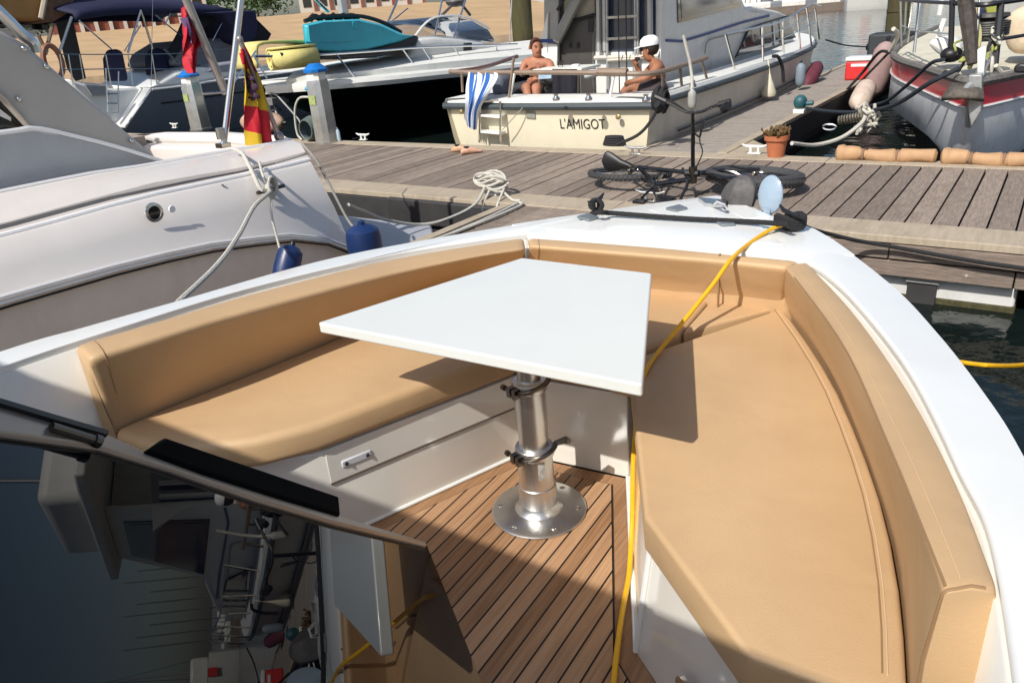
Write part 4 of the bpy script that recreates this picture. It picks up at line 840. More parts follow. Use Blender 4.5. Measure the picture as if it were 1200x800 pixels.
# stern pole (thick bimini strut) and its thin partner
p0 = PVv(262, 172, -4.5); p1 = PVv(284, -12, -4.5); m = MB(); m.tube([p0, p1], .021, 10); m.box(p0+UPV*.01, .07, .07, .03); m.tube([p0+UPV*.05, p0+UPV*.12], .03, 10); m.build('canopy_strut', chrome, sc)
m = MB(); m.tube([PVv(265, 110, -4.9), PVv(215, -8, -4.9)], .028, 10); m.build('flag_spar', M('spar_grey', (.42, .38, .35), .3, .5), sc)
m = MB(); m.tube([PVv(238, 110, -4.6), PVv(266, 108, -4.6)], .008, 6); m.tube([PVv(266, 108, -4.6), PVv(300, 60, -5.2)], .007, 6); m.build('thin_rail', chrome, sc)
# flag staff and spanish flag
st0 = PVv(327, 160, -4.35); st1 = PVv(281, 46, -4.35); m = MB(); m.tube([st0, st1], .016, 10); m.sphere(st1, .022, 10, 7); m.sphere(st0, .035, 10, 7); m.build('flagstaff', M('staff_metal', (.35, .31, .30), .3, .5), sc)
def lp(a, b, t): return a+(b-a)*t
top_e = [lp(st1, st0, .06+.80*i/20) for i in range(21)]
# draped flag: hoist along the staff, fly edge hanging down
fly_px = [(283, 62), (285, 80), (287, 95), (289, 112), (290, 130), (292, 148), (294, 170)]
fly = crv([PVv(x, y, -4.35) for x, y in fly_px], 21)
low_px = [(294, 170), (303, 171), (313, 172), (322, 168)]
rows = []
for i in range(21):
    t = i/20; L_, R_ = fly[i], top_e[i]
    if i > 15: R_ = lp(top_e[15], PVv(322, 169, -4.35), (i-15)/5)
    rows.append([lp(L_, R_, k/12)+U2*(.035*math.sin(k*1.1+i*.25))-U1*.02*math.cos(k*.9) for k in range(13)])
def flagmat():
    m = bpy.data.materials.new('red_yellow_flag'); m.use_nodes = True; nt = m.node_tree; N = nt.nodes; L = nt.links; b = N['Principled BSDF']; b.inputs['Roughness'].default_value = .7
    tc = N.new('ShaderNodeTexCoord'); sp = N.new('ShaderNodeSeparateXYZ'); L.new(tc.outputs['UV'], sp.inputs[0])
    ad = N.new('ShaderNodeMath'); ad.operation = 'MULTIPLY_ADD'; ad.inputs[1].default_value = -.22; L.new(sp.outputs[0], ad.inputs[0]); L.new(sp.outputs[1], ad.inputs[2])
    rp = N.new('ShaderNodeValToRGB'); rp.color_ramp.interpolation = 'CONSTANT'; e = rp.color_ramp.elements; R_, Y_ = (.50, .006, .02, 1), (.62, .40, .015, 1)
    e[0].color = R_; e[0].position = 0; e[1].position = .12; e[1].color = Y_; x = e.new(.60); x.color = R_; x = e.new(.86); x.color = Y_
    L.new(ad.outputs[0], rp.inputs[0]); L.new(rp.outputs[0], b.inputs['Base Color']); return m
m = MB(); m.grid(rows, uv=True); fl = tag(m.build('spanish_flag', flagmat(), fix=False, sm=180), 'red and yellow flag with dark crest hanging from the leaning staff of the silver cruiser', 'flag')
fc = lambda a, b: rows[a][b]+(-U1*.012+U2*.012)
m = MB()
for (i, j, s_) in ((8, 4, .030), (8, 7, .028), (7, 5, .02), (9, 5, .03), (9, 7, .024), (10, 6, .028), (11, 5, .022), (11, 8, .03), (12, 7, .02), (10, 8, .02)): m.sphere(fc(i, j), s_, 8, 5, (1, .25, .8))
m.tube([fc(6, 3), fc(6, 5), fc(6, 7), fc(7, 8)], .008, 5); m.tube([fc(10, 4), fc(12, 6), fc(12, 9)], .012, 5); m.build('crest', M('crest_dark', (.05, .02, .05), .8, var=.5, scale=60), fl)
# red ensign hanging from the spar
rd = M('red_cloth', (.50, .01, .025), .7, var=.15, scale=8); rows = []
L1 = [PVv(x, y, -4.95) for x, y in [(214, 12), (214, 30), (215, 45), (217, 60), (219, 75), (221, 86)]]; R1 = [PVv(x, y, -4.95) for x, y in [(219, 6), (226, 24), (233, 40), (232, 50), (227, 62), (226, 86)]]
l_, r_ = crv(L1, 16), crv(R1, 16)
m = MB(); m.grid([[lp(a, b, k/8)+U2*.05*math.sin(k*1.3+i*.4) for k in range(9)] for i, (a, b) in enumerate(zip(l_, r_))]); rf = tag(m.build('red_flag', rd, fix=False, sm=180), 'furled red flag with blue corner hanging from the grey spar at upper left', 'flag')
m = MB(); m.grid([[lp(a, b, .45+.5*k/4)-U1*.04+U2*(.05*math.sin((3.6+4*k/4)*1.3+i*.4)+.02) for k in range(5)] for i, (a, b) in list(enumerate(zip(l_, r_)))[2:9]]); m.build('blue_corner', M('blue_cloth', (.12, .06, .16), .8, var=.4, scale=25), rf, fix=False, sm=180)
# white rope from the coaming over the cleat down behind our gunwale
wrope([PVv(272, 174, -4.2), PVv(284, 180, -4.05), PVv(295, 200, -3.88), PVv(306, 222, -3.78), cs+U2*.02, PVv(298, 242, -3.6), PVv(280, 275, -3.3), PVv(255, 310, -3.0), PVv(208, 355, -2.75)], .012, 'white rope from the silver cruiser cleat slanting down behind the white gunwale')
m = MB()
for k in range(4): m.tube([cs+U2*.012+U1*math.cos(a)*.03+UPV*(math.sin(a)*.05+.01*k)+U2*.01*k for a in [2*math.pi*j/12 for j in range(12)]], .008, 6, closed=True)
m.tube(crv([cs, PVv(308, 205, -3.78), PVv(304, 190, -3.95)], 8), .008); tag(m.build('rope_hitch', ropew), 'white rope hitched round the side cleat of the silver cruiser', 'rope')
wrope([cs+U2*.02, PVv(318, 250, -3.62), PVv(324, 276, -3.58), PVv(328, 292, -3.55)], .007, 'thin white lanyard from the side cleat down to the blue fender')
wrope([PVv(354, 168, -4.1), PVv(372, 190, -3.95), PVv(392, 228, -3.80), PVv(408, 258, -3.7), PVv(420, 272, -3.6)], .009, 'grey line running down the stern corner of the silver cruiser to the round blue fender', M('rope_grey', (.25, .24, .22), .8))
f2 = big_fender(PVv(427, 285, -3.5), UPV, .25, .112, bluef, 'rounded blue fender hanging off the stern of the silver cruiser', grp='blue fenders of the silver cruiser', cap=bluef)
f1 = big_fender(PVv(337, 309, -3.45), UPV*.8+U1*.5, .22, .072, bluef, 'small blue fender tucked under the rub rail of the silver cruiser', grp='blue fenders of the silver cruiser')
# ================================================================== FAR LEFT BOATS
# boat with tan canopy (only its canopy, posts and top show)
tcb = empty('canopy_boat', UV(-21, 12, 0), 'boat with a tan hard canopy and dark posts at the upper left corner', 'boat', ax=U1)
V1 = -16.5
m = MB(); slab(m, [(-90, -50), (62, -50), (58, 22), (50, 24), (-90, 10)], ('v', V1), 3.2); m.build('canopy', tancan, tcb, bevel=.03)
m = MB(); slab(m, [(60, -50), (95, -50), (85, 12), (62, 26), (50, 25)], ('v', V1+.05), 3.2); m.build('canopy_end', M('canopy_brown', (.17, .09, .05), .7, var=.3), tcb)
m = MB(); ptube(m, [(60, -40, 'v', V1+.1), (48, 22, 'v', V1+.1)], .05); m.build('canopy_trim', M('canopy_trim', (.45, .38, .3), .6), tcb)
m = MB(); slab(m, [(-90, 14), (52, 22), (52, 34), (-90, 26)], ('v', V1-1), .2); m.build('window_band', M('window_pale', (.45, .46, .45), .3), tcb); m = MB(); slab(m, [(40, 21), (56, 24), (56, 36), (40, 35)], ('v', V1-.9), .1); slab(m, [(0, 22), (16, 24), (16, 30), (0, 28)], ('v', V1-.9), .1); m.build('dark_window', glassd, tcb)
m = MB(); slab(m, [(-90, 28), (42, 36), (42, 42), (16, 40), (-10, 70), (-90, 90)], ('v', V1-.5), 2.0); m.build('cabin', wside, tcb)
for a, b in (((62, 28), (53, 64)), ((45, 42), (55, 62))): 
    m = MB(); ptube(m, [(a[0], a[1], 'v', V1+.1), (b[0], b[1], 'v', V1+.1)], .035); m.build('post', M('post_brown', (.22, .15, .12), .5), tcb)
m = MB(); m.prism([UV(V1, 9.5, .1), UV(V1, 20, .1), UV(V1-3.2, 20, .1), UV(V1-3.2, 9.5, .1)], V((0, 0, .75))); m.build('hull', wside, tcb, bevel=.1)
# sailboat with grey hull, white stern and navy bimini
gs = empty('grey_hull_sailboat', UV(-18, 12, 0), 'grey hulled sailboat with white stern and navy canvas, behind the silver cruiser', 'boat', ax=U1)
V2 = -15.3; U0 = 9.6
gw = [PVv(x, y, V2) for x, y in [(178, 105), (215, 101), (260, 94), (300, 90), (345, 84), (400, 76)]]
kn = [PVv(x, y, V2) for x, y in [(147, 150), (200, 143), (260, 134), (300, 127), (345, 120), (400, 110)]]
m = MB(); a_, b_ = crv(gw, 10), crv(kn, 10); m.grid([a_, [q-UPV*.02 for q in b_], [V((p.x, p.y, -.3))-U2*.25 for p in b_]]); m.grid([a_, [p-U2*4 for p in a_]]); m.grid([[p-U2*4 for p in a_], [V((p.x, p.y, -.3))-U2*4 for p in b_]]); m.build('hull', greyh, gs)
m = MB(); m.tube([p+UPV*.0 for p in a_], .03); m.build('toe_rail', white, gs); m = MB(); m.tube([p.lerp(q, .42)+U2*.01 for p, q in zip(a_, b_)][1:7], .014); m.build('hull_stripe', blk, gs)
e0, e1 = a_[0], b_[0]
s0 = PVv(178, 105, V2); s1 = PVv(147, 150, V2)
m = MB(); m.add([s0, s1, s1-U2*3.2-U1*.0, s0-U2*3.2+UPV*.05], [(0, 1, 2, 3)]); m.add([PVv(183, 104, V2), PVv(98, 118, V2-2), PVv(85, 95, V2-2.6), PVv(132, 100, V2-1)], [(0, 1, 2, 3)]); m.build('stern', white, gs, solid=.05)
m = MB(); slab(m, [(80, 92), (107, 101), (135, 104), (182, 101), (177, 107), (147, 149), (120, 134), (88, 105)], ('v', V2-.4), .6); m.build('stern_platform', white, gs, bevel=.05)
m = MB(); slab(m, [(100, 100), (125, 101), (128, 112), (108, 112)], ('v', V2-.33), .05); m.build('stern_locker', M('locker_grey', (.3, .31, .33), .5), gs)
m = MB(); slab(m, [(176, 103), (215, 101), (252, 95), (300, 89), (345, 84), (345, 74), (300, 79), (255, 80), (225, 78), (205, 84)], ('v', V2-.3), 2.4); m.build('coachroof', white, gs, bevel=.08)
m = MB(); slab(m, [(210, 60), (232, 46), (270, 44), (292, 45), (292, 78), (250, 82), (222, 80), (203, 76)], ('v', V2-.8), 2); m.build('sprayhood', greyc, gs, bevel=.1)
m = MB(); slab(m, [(240, 85), (255, 74), (285, 70), (292, 84)], ('v', V2-.25), .8); m.build('folded_cover', M('cover_pale', (.30, .31, .36), .8), gs, bevel=.06)
# bimini canvas
top_ = [(85, 16), (100, 10), (130, 6), (165, 4), (205, 7), (240, 8), (272, 12)]; bot_ = [(88, 24), (105, 21), (130, 18), (160, 17), (190, 16), (225, 15), (272, 17)]
m = MB(); A0 = crv([PVv(x, y, V2-.5) for x, y in top_], 12); B0 = crv([PVv(x, y, V2-.45) for x, y in bot_], 12); A1 = [p-U2*1.4+UPV*.25 for p in A0]; A2 = [p-U2*2.8 for p in A0]; m.grid([B0, A0, A1, A2, [p-U2*2.8 for p in B0]]); m.build('bimini', navy, gs, solid=.04, sm=70)
m = MB(); slab(m, [(240, 15), (272, 13), (300, 12), (303, 30), (301, 44), (290, 52), (280, 48), (272, 30), (262, 18)], ('v', V2-.2), 1.2); m.build('side_curtain', navy, gs, bevel=.08, seg=3)
m = MB(); slab(m, [(218, 16), (270, 15), (240, 32), (214, 56), (204, 70), (195, 64), (208, 40)], ('v', V2-.6), .04); slab(m, [(300, 22), (318, 40), (312, 52), (296, 48)], ('v', V2-.3), .5); m.build('dark_canvas', M('black_canvas', (.01, .01, .016), .85), gs)
m = MB(); slab(m, [(67, 26), (85, 22), (101, 92), (90, 95), (80, 80)], ('v', V2-1.4), .06); m.build('mesh_screen', M('screen_grey', (.03, .032, .035), .8, var=.2), gs)
for (x, y, w_, h_) in ((138, 76, 22, 38), (188, 75, 24, 38)):
    m = MB(); slab(m, [(x-w_*.45, y-h_*.2), (x-w_*.25, y-h_*.46), (x, y-h_*.5), (x+w_*.3, y-h_*.4), (x+w_*.55, y+h_*.3), (x+w_*.6, y+h_*.5), (x-w_*.35, y+h_*.5)], ('v', V2-1.0), .3); o = m.build('seat_cover', navy, gs, bevel=.06, seg=3)
def gt(pts, r=.016, name='frame_tube', dv=0): 
    m = MB(); ptube(m, [(x, y, 'v', V2-.4+dv) for x, y in pts], r); m.build(name, chrome, gs)
gt([(84, 20), (69, 63)], .025); gt([(165, 12), (150, 62)], .022); gt([(165, 12), (179, 58)], .022); gt([(92, 24), (131, 58)], .014); gt([(182, 18), (212, 42)], .014); gt([(192, 57), (209, 75)], .02); gt([(165, 30), (146, 60)], .012); gt([(249, 48), (262, 24)], .012); gt([(200, 16), (193, 30)], .012)
for yy in ((64, 64, 63), (82, 81, 82)): gt([(70, yy[0]), (125, yy[1]), (178, yy[1]), (212, yy[2])], .011, 'pushpit_rail', .35)
for x in (70, 80, 93, 124, 150, 178): gt([(x, 64), (x+6, 100)], .012, 'stanchion', .35)
gt([(124, 80), (126, 132), (138, 132), (139, 84)], .014, 'boarding_ladder', .45); gt([(125, 110), (138, 110)], .012, 'ladder_rung', .45); gt([(125, 121), (138, 121)], .012, 'ladder_rung', .45)
gt([(212, 63), (300, 54)], .006, 'lifeline', .35); gt([(179, 0), (177, 102)], .006, 'backstay', .35)
m = MB(); c = PVv(62, 72, V2-.3); m.tube([c+U1*math.cos(a)*.16+UPV*math.sin(a)*.28 for a in [2*math.pi*j/18 for j in range(18)]], .05, 8, closed=True); m.build('lifebuoy', M('buoy_brown', (.30, .13, .08), .6, var=.3), gs)
# tubular fender / padded roll lying on its stern quarter near the dock
big_fender(UV(-10.6, 8.0, .62), U2, 1.0, .16, M('dusty_pink_fender', (.45, .30, .22), .7, var=.25, dirt=.3), 'dusty pink cylindrical fender lying on the far pontoon edge behind the red and yellow flag')
dock_cleat(205, 150, 'grey cleat on the pontoon beyond the taupe arch, left of the pedestal', mat=wdeck)
# ================================================================== BLACK HULLED BOAT
bb = empty('black_hull_boat', UV(-10.9, 12, 0), 'motor boat with glossy black hull and white deck carrying a turquoise dinghy', 'boat', ax=U1)
gw = [PVv(x, y, v) for x, y, v in [(309, 101, -10.9), (322, 100, -10.72), (350, 98, -10.3), (400, 94, -9.75), (460, 89, -9.35), (520, 83, -9.2), (600, 76, -9.15), (680, 68, -9.15)]]
lw = [UV(-10.95, 9.4, .55), UV(-10.8, 9.5, .5), UV(-10.5, 10.1, .42), UV(-9.95, 11.6, .4), UV(-9.5, 14, .38), UV(-9.3, 17, .36), UV(-9.25, 22, .35), UV(-9.25, 28, .35)]
bl = [UV(-11.0, 10.2, -.3), UV(-10.9, 10.3, -.3), UV(-10.6, 10.8, -.3), UV(-10.2, 12, -.3), UV(-9.8, 14, -.3), UV(-9.5, 17, -.3), UV(-9.4, 22, -.3), UV(-9.4, 28, -.3)]
G, L_, B_ = crv(gw, 18), crv(lw, 18), crv(bl, 18)
def mir(c, vc): return [p+U2*(2*(vc-p.dot(U2))) for p in c]
VB = -10.95
m = MB(); m.grid([drop(G, -.12), L_, B_]); m.grid([mir(B_, VB), mir(L_, VB), mir(drop(G, -.12), VB)]); m.build('hull', blackh, bb, sm=60)
m = MB(); ins = [p-U2*.18+UPV*.02 for p in G]; ins[0] = G[0]+U1*.15+UPV*.02; m.grid([drop(G, -.13), [p+U2*.03-UPV*.06 for p in G], G, ins, mir(ins, VB), mir(G, VB), mir(drop(G, -.13), VB)]); m.build('deck', wdeck, bb, sm=40)
m = MB(); m.tube([p.lerp(q, .62)+U2*.012 for p, q in zip(L_, B_)][3:], .02, 6); m.build('boot_stripe', M('stripe_grey', (.25, .26, .30), .4), bb)
m = MB()
for k in range(7): m.box(G[7].lerp(L_[7], .14+.0*k)+U2*.02+U1*(.22*k), .01, .12, .05+.02*(k % 2))
m.build('faint_hull_letters', M('letters_grey', (.10, .10, .12), .4), bb)
rt = [(298, 66), (330, 66), (380, 64), (440, 60), (490, 56), (545, 54), (606, 52)]
m = MB(); w = crv([PVv(x, y, -9.9) for x, y in rt], 20); m.tube(w, .022, 7); m.build('bow_rail', chrome, bb)
for a, b in (((298, 66), (313, 92)), ((393, 63), (415, 90)), ((472, 58), (488, 80)), ((495, 56), (512, 82)), ((532, 55), (544, 76)), ((580, 53), (588, 72))):
    m = MB(); m.tube([PVv(*a, -9.9), PVv(*b, -9.8)], .016, 6); m.build('rail_post', chrome, bb)
A_ = crv([PVv(x, y, v) for x, y, v in [(335, 93, -10.5), (400, 86, -10.0), (460, 80, -9.75), (520, 73, -9.6), (600, 66, -9.55), (680, 58, -9.55)]], 14); C_ = crv([PVv(x, y, v) for x, y, v in [(345, 84, -10.8), (400, 76, -10.5), (470, 66, -10.3), (560, 56, -10.2), (620, 50, -10.2), (690, 42, -10.2)]], 14); m = MB(); m.grid([[p-UPV*.2 for p in A_], A_, C_, [p-U2*1.2 for p in C_]]); m.build('raised_deck', wdeck, bb, sm=60)
m = MB(); slab(m, [(478, 72), (484, 56), (492, 44), (510, 42), (540, 44), (566, 48), (584, 56), (596, 70)], ('v', -10.1), 1.7); cb = m.build('cabin', wdeck, bb, bevel=.16, seg=4)
m = MB(); slab(m, [(484, 46), (498, 28), (512, 20), (535, 19), (556, 24), (574, 34), (585, 50), (560, 46), (520, 41)], ('v', -10.25), 1.4); m.build('windscreen', clearg, bb, bevel=.1, seg=3)
m = MB(); ptube(m, [(484, 46, 'v', -10.2), (498, 28, 'v', -10.2), (512, 20, 'v', -10.2), (535, 18.5, 'v', -10.2), (556, 24, 'v', -10.2), (574, 34, 'v', -10.2)], .02, 14); m.build('windscreen_frame', white, bb)
m = MB(); slab(m, [(544, 51), (553, 50), (553, 60), (544, 61)], ('v', -10.08), .02); m.build('vent_grille', blk, bb)
# anchor and rollers on the bow
m = MB(); c = PVv(322, 118, -10.9); m.box(c, .3, .35, .12); m.tube([c, c+U1*-.1-UPV*.35+U2*.1], .03); m.tube([PVv(312, 106, -10.9), PVv(325, 112, -10.7), PVv(350, 140, -10.3), PVv(355, 150, -10.2)], .02); m.lathe(c-UPV*.18, [(.06, 0), (.09, .03), (.06, .06)], 12); m.build('anchor', M('anchor_grey', (.25, .25, .26), .5, .5, var=.3), bb, bevel=.01)
# mast-like posts
for a, b, r in (((398, -14), (404, 22), .09), ((520, -10), (506, 60), .02), ((548, -8), (527, 60), .02), ((470, -8), (452, 32), .02), ((478, 10), (446, 36), .012), ((360, -10), (385, 14), .03), ((600, -6), (597, 60), .014)):
    m = MB(); ptube(m, [(*a, 'v', -10.5), (*b, 'v', -10.5)], r); m.build('mast' if r > .05 else 'stay', M('mast_grey', (.42, .42, .42), .4, .3) if r > .05 else chrome, bb)
m = MB(); m.sphere(PVv(534, 2, -11), .22, 14, 8, (1, 1, .5)); m.tube([PVv(518, 18, -11), PVv(530, 6, -11)], .03); m.tube([PVv(551, 18, -11), PVv(540, 4, -11)], .03); m.build('radar', M('radar_dark', (.10, .09, .09), .5), bb)
# turquoise dinghy
dg = empty('turquoise_dinghy', PVv(420, 60, -10.2), 'turquoise plastic dinghy with black rim lying on the deck of the black hulled boat', 'dinghy', ax=U1)
pr = [(355, 29), (375, 24.5), (420, 22.5), (448, 29), (474, 41), (487, 42), (470, 49), (430, 59), (395, 61.5), (362, 60), (357, 48)]
vn, vf = -9.95, -10.95
def hullrow(v, s, dy=0): cx_, cy_ = 420, 42; return [PVv(cx_+(x-cx_)*s, cy_+(y-cy_)*s+dy, v) for x, y in pr]
m = MB(); R_ = [hullrow(vn+.05, .9), hullrow(vn, .97), hullrow(vn-.06, 1.0), hullrow(vn-.5, 1.01), hullrow(vf, .97), hullrow(vf-.08, .8)]
m.grid(R_, closed=True); m.add(R_[0], [tuple(range(len(pr)))]); m.add(R_[-1], [tuple(range(len(pr)))]); m.build('hull', teal, dg, bevel=.02, sm=50)
m = MB(); ptube(m, [(357, 25, 'v', vn-.25), (375, 20, 'v', vn-.25), (420, 19, 'v', vn-.25), (450, 27, 'v', vn-.25), (470, 38, 'v', vn-.25)], .035, 20)
m.tube([PVv(x, 21-(x-363)*.02, vn-.3)+UPV*.03*math.sin(x) for x in range(363, 422, 4)], .05, 8); m.build('black_rim', blk, dg)
m = MB(); slab(m, [(362, 58), (400, 60), (440, 56), (488, 41), (492, 44), (488, 56), (440, 68), (366, 70)], ('v', vn-.02), .9); m.build('under_rim', M('rim_black', (.015, .015, .02), .4), dg, bevel=.04)
m = MB(); c = PVv(415, 30, vn+.03); m.lathe(c, [(.07, 0), (.07, .03), (.05, .035), (.0, .03)], 16, (U1, UPV, U2)); m.build('drain_cap', teal, dg)
m = MB(); m.tube([PVv(358, 50, vn+.03), PVv(395, 50.5, vn+.04), PVv(430, 47, vn+.03)], .018, 6); m.build('rub_line', M('teal_dark_line', (.02, .28, .36), .4), dg)
# yellow rolled mats
def matroll(p, R_, L, label):
    r = empty('rolled_mat', p, label, 'mat', 'yellow rolled mats on the black hulled boat', ax=U1); n = 60; sp_ = [p+(U2*-.6+U1*-.8).normalized()*0+(U1*math.cos(a)+UPV*math.sin(a))*(R_*(.25+.75*a/(2*math.pi*3))) for a in [2*math.pi*3*i/(n-1) for i in range(n)]]
    ax_ = (U2*-.55+U1*-.84).normalized(); ax_ = (-U1*.93-U2*.36).normalized(); X = ax_.cross(UPV).normalized(); sp_ = [p+(X*math.cos(a)+UPV*math.sin(a))*(R_*(.30+.70*a/(2*math.pi*2.3))) for a in [2*math.pi*2.3*i/(n-1) for i in range(n)]]
    m = MB(); m.grid([sp_, [q-ax_*L for q in sp_]]); m.build('foam', yfoam, r, solid=.028, sm=80); m = MB(); m.lathe(p+ax_*.005, [(R_*.2, 0), (0, .001)], 12, (X, UPV, ax_)); m.build('core', M('core_orange', (.50, .26, .02), .8), r)
    return r
matroll(PVv(316, 71, -10.0), .165, .75, 'yellow foam mat in a tight roll, front one beside the turquoise dinghy')
m = MB(); ww = crv([PVv(x, y, -10.45) for x, y in [(302, 80), (301, 62), (304, 52), (325, 49), (356, 49), (361, 56)]], 16); m.grid([ww, [p-U2*.5 for p in ww]]); tag(m.build('folded_mat', yfoam, solid=.05), 'yellow foam mat folded behind the rolled one', 'mat', 'yellow rolled mats on the black hulled boat')
m = MB(); m.tube([PVv(328, 65, -9.86), PVv(362, 65, -9.86)], .04, 10); bb_pad = tag(m.build('rail_pad', blk), 'short black tube pad on the bow rail in front of the yellow mat', 'pad')

# ================================================================== CREAM MOTOR BOAT
am = empty('cream_motor_boat', UV(-5.3, 11, 0), "cream motor boat with white cabin, its lettered stern against the pontoon", 'boat', ax=U1)
UT = 7.86; zt_ = .97
def cut(z, d=0):                                   # hull outline at height z, from port stern corner round to bow and back
    k = {2: 0, 1: .05, 0: .14, -1: .3}[d]
    st_ = [(-3.66, 7.80), (-3.62, 9), (-3.62, 11), (-3.68, 13), (-3.85, 15), (-4.3, 16.6), (-4.8, 17.6), (-5.09, 17.9)]
    return [UV(v-k*(1 if v > -5.05 else 0), u+(k*.4 if i == 0 else (-k*2 if i > 4 else 0)), z+(0.08*max(0, (u-12)/6) if d == 2 else 0)) for i, (v, u) in enumerate(st_)]
c2, c1_, c0_, cm = [crv(cut(z, d), 22) for z, d in ((zt_-.10, 2), (.5, 1), (.1, 0), (-.4, -1))]
VA = -5.09
m = MB(); m.grid([c2, c1_, c0_, cm]); m.grid([mir(x, VA) for x in (cm, c0_, c1_, c2)]); m.build('hull_sides', M('hull_side_grey', (.62, .59, .50), .35, var=.06, dirt=.3), am, sm=60)
def tr(v0, v1, z, u): return [UV(v0+(v1-v0)*k/8, u+.06*(1-(k/4-1)**2)*-1, z) for k in range(9)]
m = MB(); m.grid([tr(-6.54, -3.66, zt_-.09, 7.86), tr(-6.5, -3.7, .6, 7.9), tr(-6.42, -3.8, .1, 7.97), tr(-6.3, -3.9, -.4, 8.05)]); m.build('transom', cream, am, sm=60)
deckc = crv(cut(zt_, 2), 22)
m = MB(); m.grid([[p+U2*.02-UPV*.02 for p in deckc], [p+UPV*.02 for p in deckc], [p-U2*.45+UPV*.03 for p in deckc]]); m.grid([[p-U2*.45+UPV*.03 for p in deckc], mir([p-U2*.45+UPV*.03 for p in deckc], VA), ]) if False else None
m.grid([mir([p-U2*.45+UPV*.03 for p in deckc], VA), mir([p+UPV*.02 for p in deckc], VA), mir([p+U2*.02-UPV*.02 for p in deckc], VA)]); m.grid([tr(-6.56, -3.64, zt_-.06, 7.83), tr(-6.56, -3.64, zt_+.01, 7.84), tr(-6.5, -3.7, zt_+.02, 8.25)]); m.build('side_deck', wdeck, am, sm=40)
m = MB(); m.tube(tr(-6.58, -3.64, zt_-.075, 7.83), .042, 8); m.tube([p+U2*.03-UPV*.055 for p in deckc], .035, 8); m.tube(mir([p+U2*.03-UPV*.055 for p in deckc], VA), .035, 8); m.build('rubbing_strake', M('strake_grey', (.05, .065, .075), .6, var=.15), am)
m = MB(); m.tube([p-UPV*.35+U2*-.01 for p in c2[2:15]], .012); m.build('lower_stripe', blk, am)
m = MB(); m.box(UV(VA, 9.1, .42), 2.7, 1.8, .06); m.build('cockpit_sole', wdeck, am); m = MB(); m.prism([UV(-6.0, 9.7, .4), UV(-4.35, 9.7, .4), UV(-4.4, 14.8, .4), UV(-5.8, 14.8, .4)], V((0, 0, .75))); m.build('cabin_core', wside, am)
def on_transom(q):
    v, z = q.dot(U2), q.z; f = (v+6.5)/(2.8)*2-1; b_ = 7.9+(.6-z)*(.04/.28 if z > .6 else .07/.5); return UV(v, b_-.06*(1-f*f)-.007, z)
text('stern_lettering', "L'AMIGOT", M('lettering_black', (.03, .03, .035), .5), am, PU(657, 150.5, 7.845), U2, UPV, .165, .0, .80, conf=on_transom)
# ladder on the transom
def amt(pts, r, name, u=7.75, mat=chrome, n=0):
    m = MB(); ptube(m, [(x, y, 'u', u) for x, y in pts], r, n); return m.build(name, mat, am)
amt([(566, 119), (584, 117.5), (586.5, 125), (586, 168)], .014, 'transom_ladder', 7.72, n=14); amt([(566, 119), (563, 124), (562, 167)], .014, 'transom_ladder_side', 7.72, n=10)
for y in (135, 154): m = MB(); slab(m, [(561, y-1), (587, y+1), (587, y+4), (561, y+1.5)], ('u', 7.72), .1); m.build('ladder_step', wdeck, am)
m = MB(); slab(m, [(616, 130), (627, 131), (627, 139), (616, 138)], ('u', 7.80), .01); m.build('grille', M('grille_grey', (.25, .26, .22), .6, var=.4, scale=80), am)
for x, y in ((541, 131), (725, 137)): m = MB(); c = PU(x, y, 7.79); m.lathe(c, [(.03, 0), (.03, .02), (.01, .03)], 12, (U2, UPV, -U1)); m.build('fitting', M('fit_brass', (.35, .28, .14), .4, .6), am)
# cabin: aft bulkhead and sides
UB = 9.46; ub = ('u', UB)
m = MB(); slab(m, [(655, -40), (700, -40), (697, 118), (655, 118)], ub, .05); slab(m, [(640, -40), (657, -40), (655, 118), (640, 118)], ('u', UB-.02), .06); m.build('shaded_door', M('door_shade', (.07, .065, .06), .4, var=.1), am)  # slabs coloured dark for the shade in the door opening
m = MB(); slab(m, [(637, -40), (655, -40), (653, 116), (638, 114)], ('u', UB-.08), .06); m.build('port_post', M('post_grey', (.36, .35, .33), .4, var=.05), am, bevel=.01)
m = MB(); slab(m, [(634, 50), (653, 52), (652, 116), (633, 114)], ('u', UB-.1), .04); m.build('port_quarter', wdeck, am, bevel=.01)
m = MB(); slab(m, [(641, 62), (641, 52), (633, 50), (642, 14)], ('u', UB-.12), .03); m.build('port_wing', wdeck, am)
m = MB(); slab(m, [(632, 46), (652, 46), (652, 50), (632, 50)], ('u', UB-.13), .01); m.build('port_stripe', bluestr, am)
m = MB(); slab(m, [(695, -40), (801, -40), (776, 0), (773, 118), (694, 118)], ub, .05); m.build('aft_bulkhead', wdeck, am)
m = MB(); slab(m, [(702, -40), (768, -40), (768, 60), (702, 60)], ('u', UB-.02), .015); m.build('saloon_window', bwin, am)
m = MB(); slab(m, [(662, -40), (695, -40), (697, 17), (661, 27)], ('u', UB-.03), .02); m.build('upper_window', M('window_beige', (.30, .27, .22), .15, var=.2, scale=2), am)
amt([(661, 27), (697, 17)], .02, 'window_sill', UB-.05, blk)
amt([(652, 48), (682, -12)], .07, 'roof_strut', UB-.12, M('strut_grey', (.30, .29, .27), .4)); amt([(653, 12), (665, -6)], .02, 'strut_seal', UB-.16, blk)
for x in (668, 677): m = MB(); slab(m, [(x-1.5, 53), (x+1, 49), (x+1.5, 56), (x-1.5, 56)], ('u', UB-.02), .01); m.build('hook', blk, am)
m = MB(); slab(m, [(689, 22), (695, 21), (695, 38), (689, 38)], ('u', UB-.02), .01); m.build('switch_panel', blk, am)
